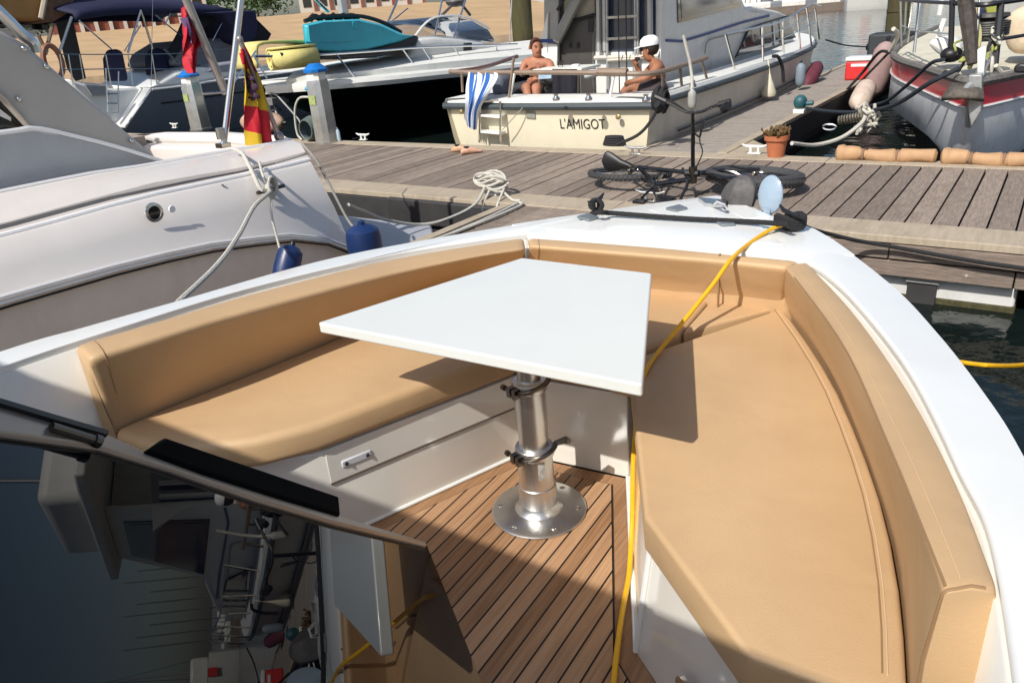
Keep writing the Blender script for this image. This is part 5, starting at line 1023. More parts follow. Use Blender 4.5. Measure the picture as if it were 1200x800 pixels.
for x, r in ((702, .035), (709, .035), (712, .018), (745, .018), (748, .018), (762, .04)): amt([(x-1, -30), (x, 60 if r > .03 else 113)], r, 'door_frame', UB-.1, M('frame_alu', (.42, .42, .42), .3, .3))
for y in (20, 45, 70): amt([(712, y+1), (747, y-1)], .018, 'ladder_rung', UB-.12, M('rung_pale', (.6, .55, .48), .4))
for x in (724, 733): amt([(x, -20), (x+2, 112)], .008, 'halyard', UB-.2, blk)
m = MB(); slab(m, [(698, 62), (772, 60), (772, 116), (697, 116)], ('u', UB-.04), .03); m.build('lower_panel', white, am)
amt([(697, 68), (772, 66)], .03, 'panel_rail', UB-.09, M('rung_pale', (.6, .55, .48), .4)); amt([(712, 65), (712, 112)], .012, 'panel_post', UB-.1, M('frame_alu', (.42, .42, .42), .3, .3))
# starboard cabin side
sv = ('v', -4.30)
m = MB(); m.prism([PVv(x, y, -4.30) for x, y in [(772, 118), (773, 60), (774, 0)]]+[UV(-4.30, 9.46, 2.86), UV(-4.30, 11.3, 2.86)]+[PVv(x, y, -4.30) for x, y in [(872, 10), (880, 12), (922, 18), (928, 40), (934, 58), (870, 82), (800, 108)]], -U2*.05); m.build('cabin_side', wside, am, bevel=.012)
m = MB(); m.prism([PVv(795, 27, -4.285), UV(-4.285, 9.9, 2.68), UV(-4.285, 11.2, 2.68), PVv(868, 8, -4.285)], -U2*.02); m.build('windscreen_side', glassd, am)
m = MB(); m.prism([PVv(799, 22, -4.28), UV(-4.28, 9.97, 2.62), UV(-4.28, 11.12, 2.62), PVv(860, 6, -4.28)], -U2*.02); m.build('windscreen_inner', bwin, am)
m = MB(); slab(m, [(864, 66), (876, 36), (892, 30), (922, 21), (933, 44), (900, 56)], ('v', -4.28), .02); m.build('side_windows', glassd, am)
for x, y0, y1 in ((893, 29, 58), (906, 25, 54), (914, 23, 52)): m = MB(); ptube(m, [(x, y0, 'v', -4.265), (x+2, y1, 'v', -4.265)], .014); m.build('window_mullion', wside, am)
m = MB(); ptube(m, [(862, 67, 'v', -4.265), (878, 34, 'v', -4.265), (893, 28, 'v', -4.265), (923, 19, 'v', -4.265)], .014); m.build('window_trim', blk, am)
m = MB(); slab(m, [(781, 46), (800, 47), (830, 38), (870, 25), (902, 17), (902, 20), (870, 28), (830, 41), (800, 50), (781, 49)], ('v', -4.285), .012); m.build('blue_stripe', bluestr, am)
m = MB(); ptube(m, [(826, 63, 'v', -4.27), (830, 48, 'v', -4.27), (850, 42, 'v', -4.27), (876, 36, 'v', -4.27)], .01, 12); m.build('door_seam', M('seam_grey', (.3, .3, .28), .5), am)
m = MB(); m.prism([UV(-6.15, 7.95, 2.86), UV(-4.1, 7.95, 2.86), UV(-4.05, 8.3, 2.86), UV(-4.05, 11.5, 2.86), UV(-4.4, 11.75, 2.86), UV(-5.8, 11.75, 2.86), UV(-6.15, 11.5, 2.86)], V((0, 0, .12))); rf_ = m.build('roof', wdeck, am, bevel=.03, seg=3)
m = MB(); m.prism([UV(-5.95, 9.0, 2.97), UV(-4.25, 9.0, 2.97), UV(-4.35, 11.2, 2.97), UV(-5.85, 11.2, 2.97)], V((0, 0, .55))); m.build('flybridge', wdeck, rf_, bevel=.12, seg=3)
m = MB(); m.tube([UV(-4.6, 9.2, 3.4), UV(-4.7, 9.2, 5.2)], .03); m.tube([UV(-5.6, 9.2, 3.4), UV(-5.5, 9.2, 5.2)], .03); m.tube([UV(-4.7, 9.2, 5.2), UV(-5.5, 9.2, 5.2)], .03); m.build('radar_arch', chrome, rf_)
# forward cabin block and roof so that the boat is solid
m = MB(); w = [UV(-4.35, 9.9, 2.84), UV(-4.35, 11.25, 2.84)]+[PVv(x, y, -4.35) for x, y in [(874, 12), (922, 18), (930, 50), (934, 60), (820, 102), (800, 108)]]; m.prism(w, -U2*1.5); m.build('cabin_block', wside, am)
m = MB(); slab(m, [(872, 11), (884, 7), (912, 13), (923, 18), (905, 20), (880, 18)], ('v', -4.3), 1.6); m.build('fore_cabin_top', wdeck, am, bevel=.04, seg=3)
# wooden capped cockpit rail
rw = M('grey_teak_rail', (.24, .175, .13), .5, var=.15, stretch=(1, 8, 1))
m = MB(); ptube(m, [(527, 84, 'u', 8.0), (560, 85, 'u', 7.95), (640, 85, 'u', 7.92), (700, 85.5, 'u', 7.92), (762, 86, 'v', -3.75), (800, 77, 'v', -3.72), (828, 68, 'v', -3.70)], .028, 30, 8); m.tube([PU(700, 84.5, 7.9), PU(735, 85, 7.9)], .045, 8); m.build('cap_rail', rw, am)
m = MB(); ptube(m, [(534, 84, 'u', 8.1), (570, 78, 'u', 8.9), (606, 66, 'u', 10.0)], .026, 12, 8); m.build('port_cap_rail', wwoodr, am)
for a, b, s in (((541, 85), (542, 108), ('u', 7.95)), ((602, 68), (596, 117), ('u', 7.9)), ((603, 86), (597, 116), ('u', 7.92)), ((720, 86), (714, 118), ('u', 7.9)), ((776, 84), (777, 103), ('v', -3.72)), ((797, 79), (799, 103), ('v', -3.72)), ((822, 70), (829, 95), ('v', -3.72))):
    m = MB(); ptube(m, [(*a, *s), (*b, *s)], .018); m.build('rail_post', wdeck if a[0] in (720, 603) else rw, am)
for a, b in (((850, 40), (862, 84)), ((893, 30), (894, 72)), ((917, 25), (918, 62)), ((934, 15), (938, 57)), ((945, 8), (951, 54)), ((955, 10), (960, 46))):
    m = MB(); ptube(m, [(*a, 'v', -3.7), (*b, 'v', -3.7)], .016); m.build('stanchion', chrome, am)
m = MB(); ptube(m, [(850, 40, 'v', -3.7), (880, 34, 'v', -3.7), (917, 25, 'v', -3.7), (950, 6, 'v', -3.7), (962, 8, 'v', -4.2)], .014, 16); m.build('side_rail', chrome, am)
for y in (0, 22): m = MB(); ptube(m, [(890, 56-y*.5, 'v', -3.7), (925, 42-y*.5, 'v', -3.7), (955, 26-y*.5, 'v', -3.7)], .008, 8); m.build('lifeline', chrome, am)
for x, y in ((578, 104), (652, 117), (690, 117), (757, 118), (812, 101)): c = PZ(x, y+1, zt_+.02); m = MB(); m.lathe(c, [(.04, 0), (.045, .02), (.02, .05), (.03, .07), (0, .075)], 12); m.build('deck_fitting', alub, am)
# bow line fitting and hull fenders
for (x, y0, y1, r_) in ((1000, 0, 0, 0),): pass
m = MB(); m.tube([PVv(801, 42, -3.6), PVv(808, 70, -3.55), PVv(811, 90, -3.53), PVv(811, 107, -3.5)], .018); tag(m.build('white_lanyard', ropew), 'white lanyard hanging from the rail over the side of the cream motor boat', 'rope')
big_fender(PVv(811, 117, -3.5), UPV, .22, .05, M('grey_small_fender', (.35, .35, .33), .6), 'small slim grey fender on a lanyard beside the cream motor boat', grp='fenders of the cream motor boat')
m = MB(); m.tube(crv([PVv(905, 66, -3.62), PVv(912, 67, -3.55), PVv(917, 80, -3.52), PVv(918, 97, -3.5)], 12), .025, 8); tag(m.build('black_line', ropeb), 'black line over the gunwale of the cream motor boat near its windows', 'rope')
m = MB(); c = PVv(901, 105, -3.55); m.lathe(c-UPV*.12, [(.02, 0), (.10, .03), (.11, .08), (.07, .18), (.03, .28), (.015, .34)], 16); m.tube([c+UPV*.2, PVv(900, 70, -3.6)], .012); tag(m.build('teardrop_fender', M('fender_cream', (.62, .58, .45), .6, dirt=.3)), 'small cream teardrop fender between the cream motor boat and the finger walkway', 'fender', 'fenders of the cream motor boat')
big_fender(PVv(952, 88, -3.55), U1*.8+UPV*.3, .8, .12, M('dark_red_antifouling', (.12, .025, .04), .7, var=.2), 'long dark red shape for the antifouling, low between the cream bow and the finger walkway', cap=blk)  # fender shape added in place of the bow's red antifouling
big_fender(PVv(938, 88, -3.45), UPV, .36, .075, M('pale_blue_rag', (.20, .25, .30), .6), 'pale blue rag in a rounded shape hanging at the bow of the cream motor boat', cap=blk)  # fender shape added where a bluish rag hangs
# black line and cleats at the stern corner
m = MB(); c = PU(775, 117, 7.75)
for k in range(7): m.tube([c+U2*(.02*k-.07)+U1*math.cos(a)*.07+UPV*(math.sin(a)*(.09+.02*(k % 3))) for a in [2*math.pi*j/14 for j in range(14)]], .02, 6, closed=True)
m.tube(crv([c, PU(764, 140, 7.7), PU(748, 158, 7.6), PZ(722, 170, ZD+.08)], 14), .018, 7); m.tube(crv([c+U2*.05, PU(788, 120, 7.7), PU(805, 132, 7.68)], 8), .016)
tag(m.build('black_line', ropeb), 'bunched black mooring line at the stern corner of the cream motor boat', 'rope')
m = MB(); c = PZ(720, 169, ZD+.06)
for k in range(4): m.tube([c+U2*math.cos(a)*(.13-.01*k)+U1*math.sin(a)*.05+UPV*.025*k for a in [2*math.pi*j/14 for j in range(14)]], .018, 6, closed=True)
tag(m.build('rope_turns', ropeb), 'turns of black rope round the cleat in front of the lettered stern', 'rope')
wrope([PU(588, 153, 7.7), PU(600, 140, 7.7), PU(615, 124, 7.75), PU(622, 116, 7.85)], .006, 'thin grey cord slanting over the cream stern beside the ladder', M('cord_grey', (.3, .3, .27), .8), 16, 'cord')
# striped towel over the rail
tw = striped('towel_blue_white', (.75, .77, .8), (.03, .12, .38), 5.5)
L1 = crv([PU(x, y, u) for x, y, u in [(551, 84, 7.98), (549, 100, 7.84), (549, 115, 7.70), (548, 135, 7.70), (550, 148, 7.72)]], 24); R1 = crv([PU(x, y, u) for x, y, u in [(585, 84, 7.98), (584, 92, 7.84), (572, 112, 7.70), (562, 130, 7.70), (559, 152, 7.72)]], 24)
m = MB(); m.grid([[lp(a, b, k/24)-U1*(.03*math.sin(k*.9+i*.12)+.03) for k in range(25)] for i, (a, b) in enumerate(zip(L1, R1))], uv=True); tag(m.build('striped_towel', tw, fix=False, sm=180), 'blue and white striped towel hanging over the stern rail', 'towel')
# grey cushion next to the towel
m = MB(); slab(m, [(574, 92), (582, 86), (588, 92), (588, 112), (576, 112)], ('u', 8.15), .25); tag(m.build('grey_cushion', M('cush_grey', (.12, .14, .18), .8), bevel=.06, seg=3), 'grey cushion standing behind the striped towel', 'cushion')
m = MB(); slab(m, [(588, 100), (625, 96), (640, 104), (640, 118), (588, 114)], ('u', 8.6), .7); tag(m.build('cockpit_seat', M('seat_black', (.03, .03, .035), .7), bevel=.06, seg=3), 'dark cockpit seat under the left of the two men', 'seat')
# small folding table with things on it
tt = empty('folding_table', PU(668, 118, 8.7), 'small white folding table in the cockpit between the two men', 'table', ax=U1)
m = MB(); p = PU(664, 80, 8.75); m.box(p, .72, .5, .035); m.build('tabletop', wdeck, tt, bevel=.006)
for x in (-.3, .3):
    for y in (-.2, .2): m = MB(); m.tube([p+U2*x+U1*y, V((p.x, p.y, .46))+U2*x+U1*y], .012); m.build('leg', alub, tt)
m = MB(); m.lathe(PU(657, 79, 8.75), [(.03, 0), (.035, .07), (.033, .075)], 12, caps=False); tag(m.build('drinking_glass', mk_clear('glass_clear', (.9, .9, .9))), 'small drinking glass on the folding table', 'glass')
m = MB(); m.box(PU(675, 78, 8.7), .09, .06, .055); tag(m.build('white_packet', capw, bevel=.006), 'white packet at the right end of the folding table', 'packet')
rows = []
for i in range(12):
    y = 81+i*2.7; rows.append([PU(647.5+k*2.85+math.sin(k*1.3+i*.3)*.5, y+(k % 3)*.3*(i > 9), 8.42-.03*math.sin(k*1.1)-.02*i/12) for k in range(11)])
m = MB(); m.grid(rows); tag(m.build('dark_cloth', dkcloth, fix=False, solid=.01, sm=180), 'dark towel draped over the front of the folding table', 'cloth')
m = MB(); slab(m, [(631, 86), (646, 84), (646, 92), (631, 93)], ('u', 8.5), .02); tag(m.build('blue_bag', M('bag_blue', (.35, .5, .62), .6, var=.2)), 'pale blue bag beside the left man at the table edge', 'bag')
m = MB(); slab(m, [(682, 83), (700, 83), (698, 90), (684, 94)], ('u', 8.45), .2); tag(m.build('towel_roll', M('tow_grey', (.5, .52, .55), .8), bevel=.03), 'folded pale towel at the right of the dark cloth', 'towel')
# ================================================================== PEOPLE
def person(label, J, E, skinm, root):
    o_ = J[root]; c = PU(o_[0], o_[1], o_[2]); r = empty('person', V((c.x, c.y, .45)), label, 'person')
    names = [root]+[k for k in J if k != root]; inv = WM[r.name].inverted(); vs = []; rad = []
    for k in names:
        x, y, u, rr = J[k]; vs.append(inv @ PU(x, y, u)); rad.append(rr)
    idx = {k: i for i, k in enumerate(names)}; me = bpy.data.meshes.new('body'); me.from_pydata([tuple(v) for v in vs], [(idx[a], idx[b]) for a, b in E], []); o = bpy.data.objects.new('body', me); COL.objects.link(o); o.parent = r; WM[o.name] = WM[r.name].copy()
    sk = o.modifiers.new('skin', 'SKIN'); sk.use_smooth_shade = True; sk.branch_smoothing = .35
    for i, s_ in enumerate(me.skin_vertices[0].data): s_.radius = (rad[i][0], rad[i][1]) if isinstance(rad[i], tuple) else (rad[i], rad[i]); s_.use_root = (i == 0)
    sb = o.modifiers.new('sub', 'SUBSURF'); sb.levels = 2; sb.render_levels = 2
    bpy.context.view_layer.update(); dg_ = bpy.context.evaluated_depsgraph_get(); nm = bpy.data.meshes.new_from_object(o.evaluated_get(dg_)); o.modifiers.clear(); o.data = nm; nm.materials.clear(); nm.materials.append(skinm)
    for p in nm.polygons: p.use_smooth = True
    return r
def hand(J, E, name, wrist, px, py, u, dx, dy):
    J[name+'palm'] = (px, py, u, .030); E.append((wrist, name+'palm'))
    n = math.hypot(dx, dy); dx, dy = dx/n, dy/n
    for i, l in enumerate((5.5, 6.3, 6.0, 4.8)):
        o = (i-1.5)*1.6; a = (px+dx*3-dy*o, py+dy*3+dx*o, u-.01); b = (px+dx*l*1.15-dy*o*1.15, py+dy*l*1.15+dx*o*1.15+.8, u-.03)
        J[f'{name}f{i}a'] = (*a, .0125); J[f'{name}f{i}b'] = (*b, .009); E.append((name+'palm', f'{name}f{i}a')); E.append((f'{name}f{i}a', f'{name}f{i}b'))
    J[name+'t'] = (px-dy*3.4+dx*1.2, py+dx*3.4+dy*1.2, u-.03, .011); E.append((name+'palm', name+'t'))
J = {'pelvis': (627, 110, 8.95, (.15, .11)), 'belly': (629, 99, 8.95, (.135, .10)), 'chest': (630, 83, 8.95, (.165, .115)), 'upper': (630, 73.5, 8.95, (.13, .095)), 'neck': (629.3, 67.5, 8.93, .068), 'jaw': (629.5, 62, 8.90, (.066, .068)), 'skull': (628.3, 54.8, 8.92, (.080, .085)), 'crown': (627.6, 49.3, 8.94, .060),
     'shL': (615.5, 73, 8.93, .066), 'elL': (611, 88, 8.82, .044), 'wrL': (622, 80, 8.66, .030), 'shR': (644, 74, 8.93, .066), 'elR': (648, 88, 8.80, .044), 'wrR': (634, 91.5, 8.62, .030),
     'hipL': (621, 110, 8.85, .10), 'knL': (616, 101, 8.50, .068), 'anL': (621, 122, 8.42, .042), 'ftL': (619, 126, 8.25, .035), 'hipR': (634, 110, 8.85, .10), 'knR': (628, 101, 8.48, .068), 'anR': (630, 122, 8.42, .042), 'ftR': (628, 126, 8.25, .035)}
E_ = [('pelvis', 'belly'), ('belly', 'chest'), ('chest', 'upper'), ('upper', 'neck'), ('neck', 'jaw'), ('jaw', 'skull'), ('skull', 'crown'), ('upper', 'shL'), ('shL', 'elL'), ('elL', 'wrL'), ('upper', 'shR'), ('shR', 'elR'), ('elR', 'wrR'), ('pelvis', 'hipL'), ('hipL', 'knL'), ('knL', 'anL'), ('anL', 'ftL'), ('pelvis', 'hipR'), ('hipR', 'knR'), ('knR', 'anR'), ('anR', 'ftR')]
hand(J, E_, 'hl', 'wrL', 626, 77.5, 8.63, 1, -.25); hand(J, E_, 'hr', 'wrR', 624, 94, 8.56, -1, .25)
p1 = person('bare chested man with short brown hair sitting left of the folding table', J, E_, skin, 'pelvis')
def headbits(r, hx, hy, u, face, hairmat, skm, K=1.0):
    """face: unit vector the face looks along"""
    c = PU(hx, hy, u); f = V(face).normalized(); s_ = f.cross(UPV).normalized(); m = MB()
    m.sphere(c-f*.022*K+UPV*.028*K, .104*K, 18, 12, (.92, .98, 1.0)); vs = m.v
    for v_ in vs:                                       # cut the hair back from the face
        q = v_-c; k = q.dot(f)
        if k > .035 and q.z < .075: v_ -= f*(k-.02)*1.1
        if q.z < -.05: v_ -= V((q.x, q.y, 0))*.25
    m.build('hair', hairmat, r)
    m = MB(); n = c+f*.088-UPV*.012; m.add([n-s_*.017+UPV*-.02, n+s_*.017+UPV*-.02, n+f*.028-UPV*.018, n+UPV*.032-f*.002, n-UPV*.03], [(0, 2, 3), (2, 1, 3), (0, 4, 2), (4, 1, 2)]); m.build('nose', skm, r)
    c = c-f*.10*(1-K)
    for k in (-1, 1):
        m = MB(); m.sphere(c+f*.082+s_*k*.03+UPV*.012, .008, 8, 6); m.build('eye', M('eye_dark', (.02, .015, .012), .3), r); m = MB(); m.box(c+f*.088+s_*k*.032+UPV*.031, .034, .01, .008, (s_, f, UPV)); m.build('eyebrow', hairmat, r)
        m = MB(); m.sphere(c+s_*k*.086-f*.005-UPV*.005, .03, 8, 6, (.5, .6, 1)); m.build('ear', skm, r)
    m = MB(); m.box(c+f*.082-UPV*.058, .046, .012, .010, (s_, f, UPV)); m.build('mouth', M('lips', (.25, .07, .06), .5), r)
headbits(p1, 628.3, 55.0, 8.91, U2*.75-U1*.65-UPV*.12, hairr, skin, .86)
def lump(r, name, mat, pts, rs, n=14, seg=14):
    w = [PU(*p) for p in pts]; m = MB(); m.tube(crv(w, n), [crv([V((x, 0, 0)) for x in rs], n)[i].x for i in range(n)], seg); return m.build(name, mat, r)
lump(p1, 'shorts', shorts, [(627, 114, 8.95), (624, 109, 8.8), (620, 104, 8.65)], [.17, .15, .11])
J = {'pelvis': (767, 109, 8.55, (.14, .12)), 'belly': (771, 99, 8.56, (.13, .11)), 'chest': (772, 87, 8.56, (.15, .125)), 'upper': (769, 78, 8.55, (.12, .10)), 'neck': (765, 71.5, 8.54, .058), 'jaw': (758, 66, 8.52, (.07, .068)), 'skull': (761, 58, 8.54, (.090, .082)), 'crown': (762, 52, 8.55, .07),
     'shN': (771, 80, 8.36, .062), 'elN': (758, 91.5, 8.22, .042), 'wrN': (742, 95.5, 8.15, .030), 'shF': (765, 79, 8.74, .058), 'elF': (753, 89, 8.72, .040), 'wrF': (746, 79, 8.66, .028),
     'hipN': (764, 110, 8.45, .105), 'knN': (738, 101, 8.30, .070), 'anN': (727, 113, 8.24, .042), 'ftN': (722, 116.5, 8.2, .035), 'hipF': (764, 109, 8.66, .10), 'knF': (741, 100, 8.62, .068), 'anF': (731, 112, 8.52, .042), 'ftF': (726, 115.5, 8.48, .035)}
E_ = [('pelvis', 'belly'), ('belly', 'chest'), ('chest', 'upper'), ('upper', 'neck'), ('neck', 'jaw'), ('jaw', 'skull'), ('skull', 'crown'), ('upper', 'shN'), ('shN', 'elN'), ('elN', 'wrN'), ('upper', 'shF'), ('shF', 'elF'), ('elF', 'wrF'), ('pelvis', 'hipN'), ('hipN', 'knN'), ('knN', 'anN'), ('anN', 'ftN'), ('pelvis', 'hipF'), ('hipF', 'knF'), ('knF', 'anF'), ('anF', 'ftF')]
hand(J, E_, 'hn', 'wrN', 738, 97, 8.13, -1, .3); hand(J, E_, 'hf', 'wrF', 745, 75, 8.64, -.1, -1)
p2 = person('bare chested man in white cap sitting with knees raised on the stern corner', J, E_, skin2, 'pelvis')
fdir = -U2*.96-U1*.2-UPV*.1
headbits(p2, 760.5, 59, 8.54, fdir, hair, skin2)
c = PU(761.5, 53.5, 8.54); m = MB(); X = fdir.normalized(); Y = X.cross(UPV).normalized(); Z = Y.cross(X)*-1 if Y.cross(X).z < 0 else Y.cross(X)
m.lathe(c-UPV*.0, [(.112, 0), (.115, .03), (.10, .075), (.06, .105), (.0, .115)], 20, (X, Y, Z)); cap_ = m.build('cap', capw, p2)
m = MB(); m.prism([c+X*.09+Y*.08, c+X*.17+Y*.05-UPV*.01, c+X*.185-UPV*.01, c+X*.17-Y*.05-UPV*.01, c+X*.09-Y*.08], UPV*.012); m.build('visor', capw, cap_)
lump(p2, 'shorts', shorts, [(771, 108, 8.5), (766, 109, 8.42), (756, 106, 8.36), (749, 104, 8.34)], [.155, .165, .13, .10])
lump(p2, 'shorts', shorts, [(771, 108, 8.6), (766, 108, 8.66), (757, 105, 8.66)], [.14, .15, .12])
m = MB(); m.box(PU(747, 69, 8.6), .05, .03, .035, None); tag(m.build('black_lighter', blk), 'tiny dark object held up to the face of the man in the cap', 'lighter')
# ================================================================== RED AND GREY SAILBOAT ON THE RIGHT
rb = empty('red_grey_sailboat', UV(-.65, 11, 0), 'grey steel sailboat with red band round its bow, moored at the right', 'boat', ax=U1)
VR = -.66
dl = [(-.66, 8.0), (-.74, 8.12), (-.95, 8.7), (-1.3, 9.7), (-1.75, 11.0), (-2.1, 12.6), (-2.3, 15), (-2.35, 19)]
wl = [(-.67, 8.85), (-.74, 8.95), (-.90, 9.6), (-1.05, 10.9), (-1.4, 12.2), (-1.8, 13.8), (-2.1, 16.2), (-2.2, 19)]
ml = [(-.66, 8.22), (-.78, 8.34), (-1.0, 8.9), (-1.35, 9.9), (-1.80, 11.2), (-2.13, 12.8), (-2.33, 15.2), (-2.38, 19)]
def rw_(pts, z, dzb=0): return crv([UV(v, u, z+dzb*max(0, 1-(u-8)/5)) for v, u in pts], 22)
D0 = rw_(dl, .96, .09); D1 = rw_([(v*1.0+.0, u+.02) for v, u in dl], .755, .09); MM = rw_(ml, .40); WW = rw_(wl, 0); KK = rw_([(VR+(v-VR)*.5, u+.8) for v, u in wl], -.5)
mr = lambda c: mir(c, VR)
m = MB(); m.grid([D1, MM, WW, KK]); m.grid([mr(KK), mr(WW), mr(MM), mr(D1)]); m.build('hull', greyp, rb, sm=60)
gap = 1
m = MB(); o_ = lambda c, k: [p+U2*-k for p in c]
m.grid([o_(D0, .004)[1:], o_(D1, .004)[1:]]); m.grid([mr(o_(D0, .004)[2:]), mr(o_(D1, .004)[2:])]); m.build('red_band', redp, rb, sm=60)
m = MB(); m.grid([D0[:3], D1[:3]]); m.grid([mr(D0[:4]), mr(D1[:4])]); m.build('stem_plate', greyp, rb)
m = MB(); m.tube([p-U2*.012-UPV*.0 for p in D1[1:]], .014, 6); m.tube(mr([p-U2*.012 for p in D1[2:]]), .014, 6); m.build('white_line', white, rb)
m = MB(); m.tube([p+UPV*.02 for p in D0], .045, 8); m.tube(mr([p+UPV*.02 for p in D0]), .045, 8); m.build('bulwark_cap', M('cap_grey_rough', (.16, .15, .14), .8, var=.4, scale=30), rb)
m = MB(); m.grid([[p+UPV*.0 for p in D0], [p.lerp(q, .5)+UPV*.04 for p, q in zip(D0, mr(D0))], mr(D0)]); m.build('deck', M('deck_cream', (.62, .58, .46), .7, var=.12, scale=6, dirt=.25), rb)
m = MB(); m.tube([UV(VR, 7.97, .98), UV(VR, 8.1, .7), UV(VR, 8.5, .4), UV(VR, 9.05, .05)], .03); m.build('stem_bar', M('stem_grey', (.42, .44, .47), .5, dirt=.4), rb)
for x, y in ((1126, 162), (1156, 164)): m = MB(); c = PU(x, y, 8.55); m.sphere(c, .02, 8, 6); m.build('hull_hole', blk, rb)
# anchor roller and plough anchor
m = MB(); c = PU(1128, 108, 7.92); an = M('anchor_brown', (.10, .085, .07), .7, var=.4, scale=20); m.add([PU(1103, 116, 7.9), PU(1115, 99, 7.95), PU(1152, 103, 7.95), PU(1153, 117, 7.88), PU(1128, 114, 7.70), PU(1103, 112, 7.9)], [(0, 1, 2, 3, 4)]); m.build('anchor_fluke', an, rb, solid=.04)
m = MB(); m.tube([PU(1128, 110, 7.85), PU(1147, 90, 8.0), PU(1160, 60, 8.4)], .04); m.build('anchor_shank', M('galv', (.45, .45, .44), .45, .6, var=.2), rb)
m = MB(); slab(m, [(1135, 88), (1151, 88), (1150, 130), (1138, 150), (1134, 128)], ('u', 7.9), .12); m.build('roller_cheek', M('galv2', (.35, .36, .36), .5, .5, var=.3), rb, bevel=.01)
m = MB(); slab(m, [(1145, 58), (1156, 54), (1152, 98), (1145, 98)], ('u', 8.0), .06); m.build('windlass_plate', wdeck, rb, bevel=.01)
def rt_(pts, r, name, mat=chrome, n=0, lab=None):
    m = MB(); w = [PU(x, y, u) for x, y, u in pts]; w = crv(w, n) if n else w; m.tube(w, r, 7); return m.build(name, mat, rb)
dk_ = M('rail_dark', (.035, .035, .04), .4, .3)
rt_([(1116, 0, 8.6), (1114, 66, 8.6)], .025, 'pulpit_post', dk_); rt_([(1173, 2, 8.4), (1165, 84, 8.3)], .03, 'pulpit_post', dk_)
rt_([(1118, 4, 8.6), (1150, 6, 8.3), (1175, 3, 8.4), (1210, -2, 8.8)], .022, 'pulpit_rail', dk_, 14); rt_([(1168, 47, 8.35), (1210, 40, 8.8)], .016, 'pulpit_mid_rail', dk_)
rt_([(1118, 4, 8.6), (1080, 2, 10.0), (1056, 0, 12.0)], .018, 'pulpit_rail', dk_, 10)
for a, b in (((1055, -6, 12), (1056, 55, 12)), ((1070, -6, 11), (1063, 50, 11.2)), ((1078, 4, 10.4), (1071, 62, 10.3)), ((1062, -5, 11.6), (1060, 40, 11.6))): rt_([a, b], .016, 'stanchion')
rt_([(1056, 30, 12), (1075, 36, 10.3), (1114, 40, 8.7)], .010, 'lifeline', n=10)
rt_([(1105, -4, 9.8), (1101, 18, 9.8)], .028, 'white_stay', wdeck); rt_([(1107, 22, 9.6), (1099, 46, 9.6)], .028, 'white_stay', wdeck)
# furled forestay with rigging
rt_([(1127, -30, 8.35), (1134, 20, 8.3), (1140, 75, 8.2)], [.06, .07, .05], 'furled_headsail', M('furled_dark', (.06, .05, .045), .85, var=.5, scale=20)); rt_([(1150, -20, 8.6), (1144, 50, 8.3)], .012, 'forestay')
rt_([(1142, 10, 8.5), (1148, 45, 8.4), (1136, 80, 8.2)], .02, 'yellow_line', M('line_yellowish', (.45, .42, .2), .7), 12)
m = MB(); c = PU(1159, 32, 8.8)
for k in range(6): m.tube([c+U2*math.cos(a)*.16+U1*math.sin(a)*.16+UPV*(.02*k-.06) for a in [2*math.pi*j/18 for j in range(18)]], .014, 6, closed=True)
m.lathe(c-UPV*.12, [(.10, 0), (.16, .02), (.12, .05), (.11, .18), (.16, .21), (.15, .24)], 20); m.build('furling_drum', M('drum_black', (.05, .05, .045), .5, var=.5, scale=30), rb)
rng = random.Random(5)
rm = [M('line_white', (.6, .58, .5), .8), M('line_green', (.35, .38, .1), .8), M('line_dark', (.05, .05, .05), .8)]
for k in range(16):
    x, y = rng.uniform(1122, 1168), rng.uniform(38, 78); q = [(x+rng.uniform(-9, 9), y+rng.uniform(-12, 12), 8.35+rng.uniform(-.15, .15)) for _ in range(4)]; rt_(q, rng.choice((.01, .014, .02)), 'deck_line', rm[k % 3], 12)
m = MB(); m.sphere(PU(1115, 64, 8.55), .09, 10, 8, (1.1, 1, .8)); m.build('black_block', blk, rb, bevel=0); m = MB(); slab(m, [(1143, 10), (1163, 6), (1166, 22), (1146, 25)], ('u', 9.2), .2); m.build('navy_bag', M('bag_navy', (.02, .02, .05), .8), rb, bevel=.03); m = MB(); slab(m, [(1154, 6), (1168, 5), (1168, 26), (1158, 26)], ('u', 9.1), .1); m.build('yellow_bag', M('bag_olive', (.30, .32, .06), .8), rb, bevel=.02)
m = MB(); slab(m, [(1178, 14), (1210, 6), (1240, 10), (1240, 62), (1180, 66), (1176, 40)], ('u', 9.6), .8); m.build('sail_cover', M('cover_sand', (.62, .50, .36), .85, var=.1, bump=.4, bscale=6), rb, bevel=.12, seg=3)
m = MB(); slab(m, [(1085, 50), (1100, 44), (1122, 48), (1128, 62), (1100, 66)], ('u', 9.3), .5); m.build('deck_hatch', wdeck, rb, bevel=.05)
m = MB(); slab(m, [(1188, 78), (1196, 74), (1215, 76), (1215, 86), (1188, 86)], ('u', 8.35), .1); m.build('fairlead', dk_, rb, bevel=.02)
rt_([(1043, 60, 12.4), (1052, 42, 12.2), (1047, 34, 12.0)], .03, 'rope_lashing', ropew, 10)
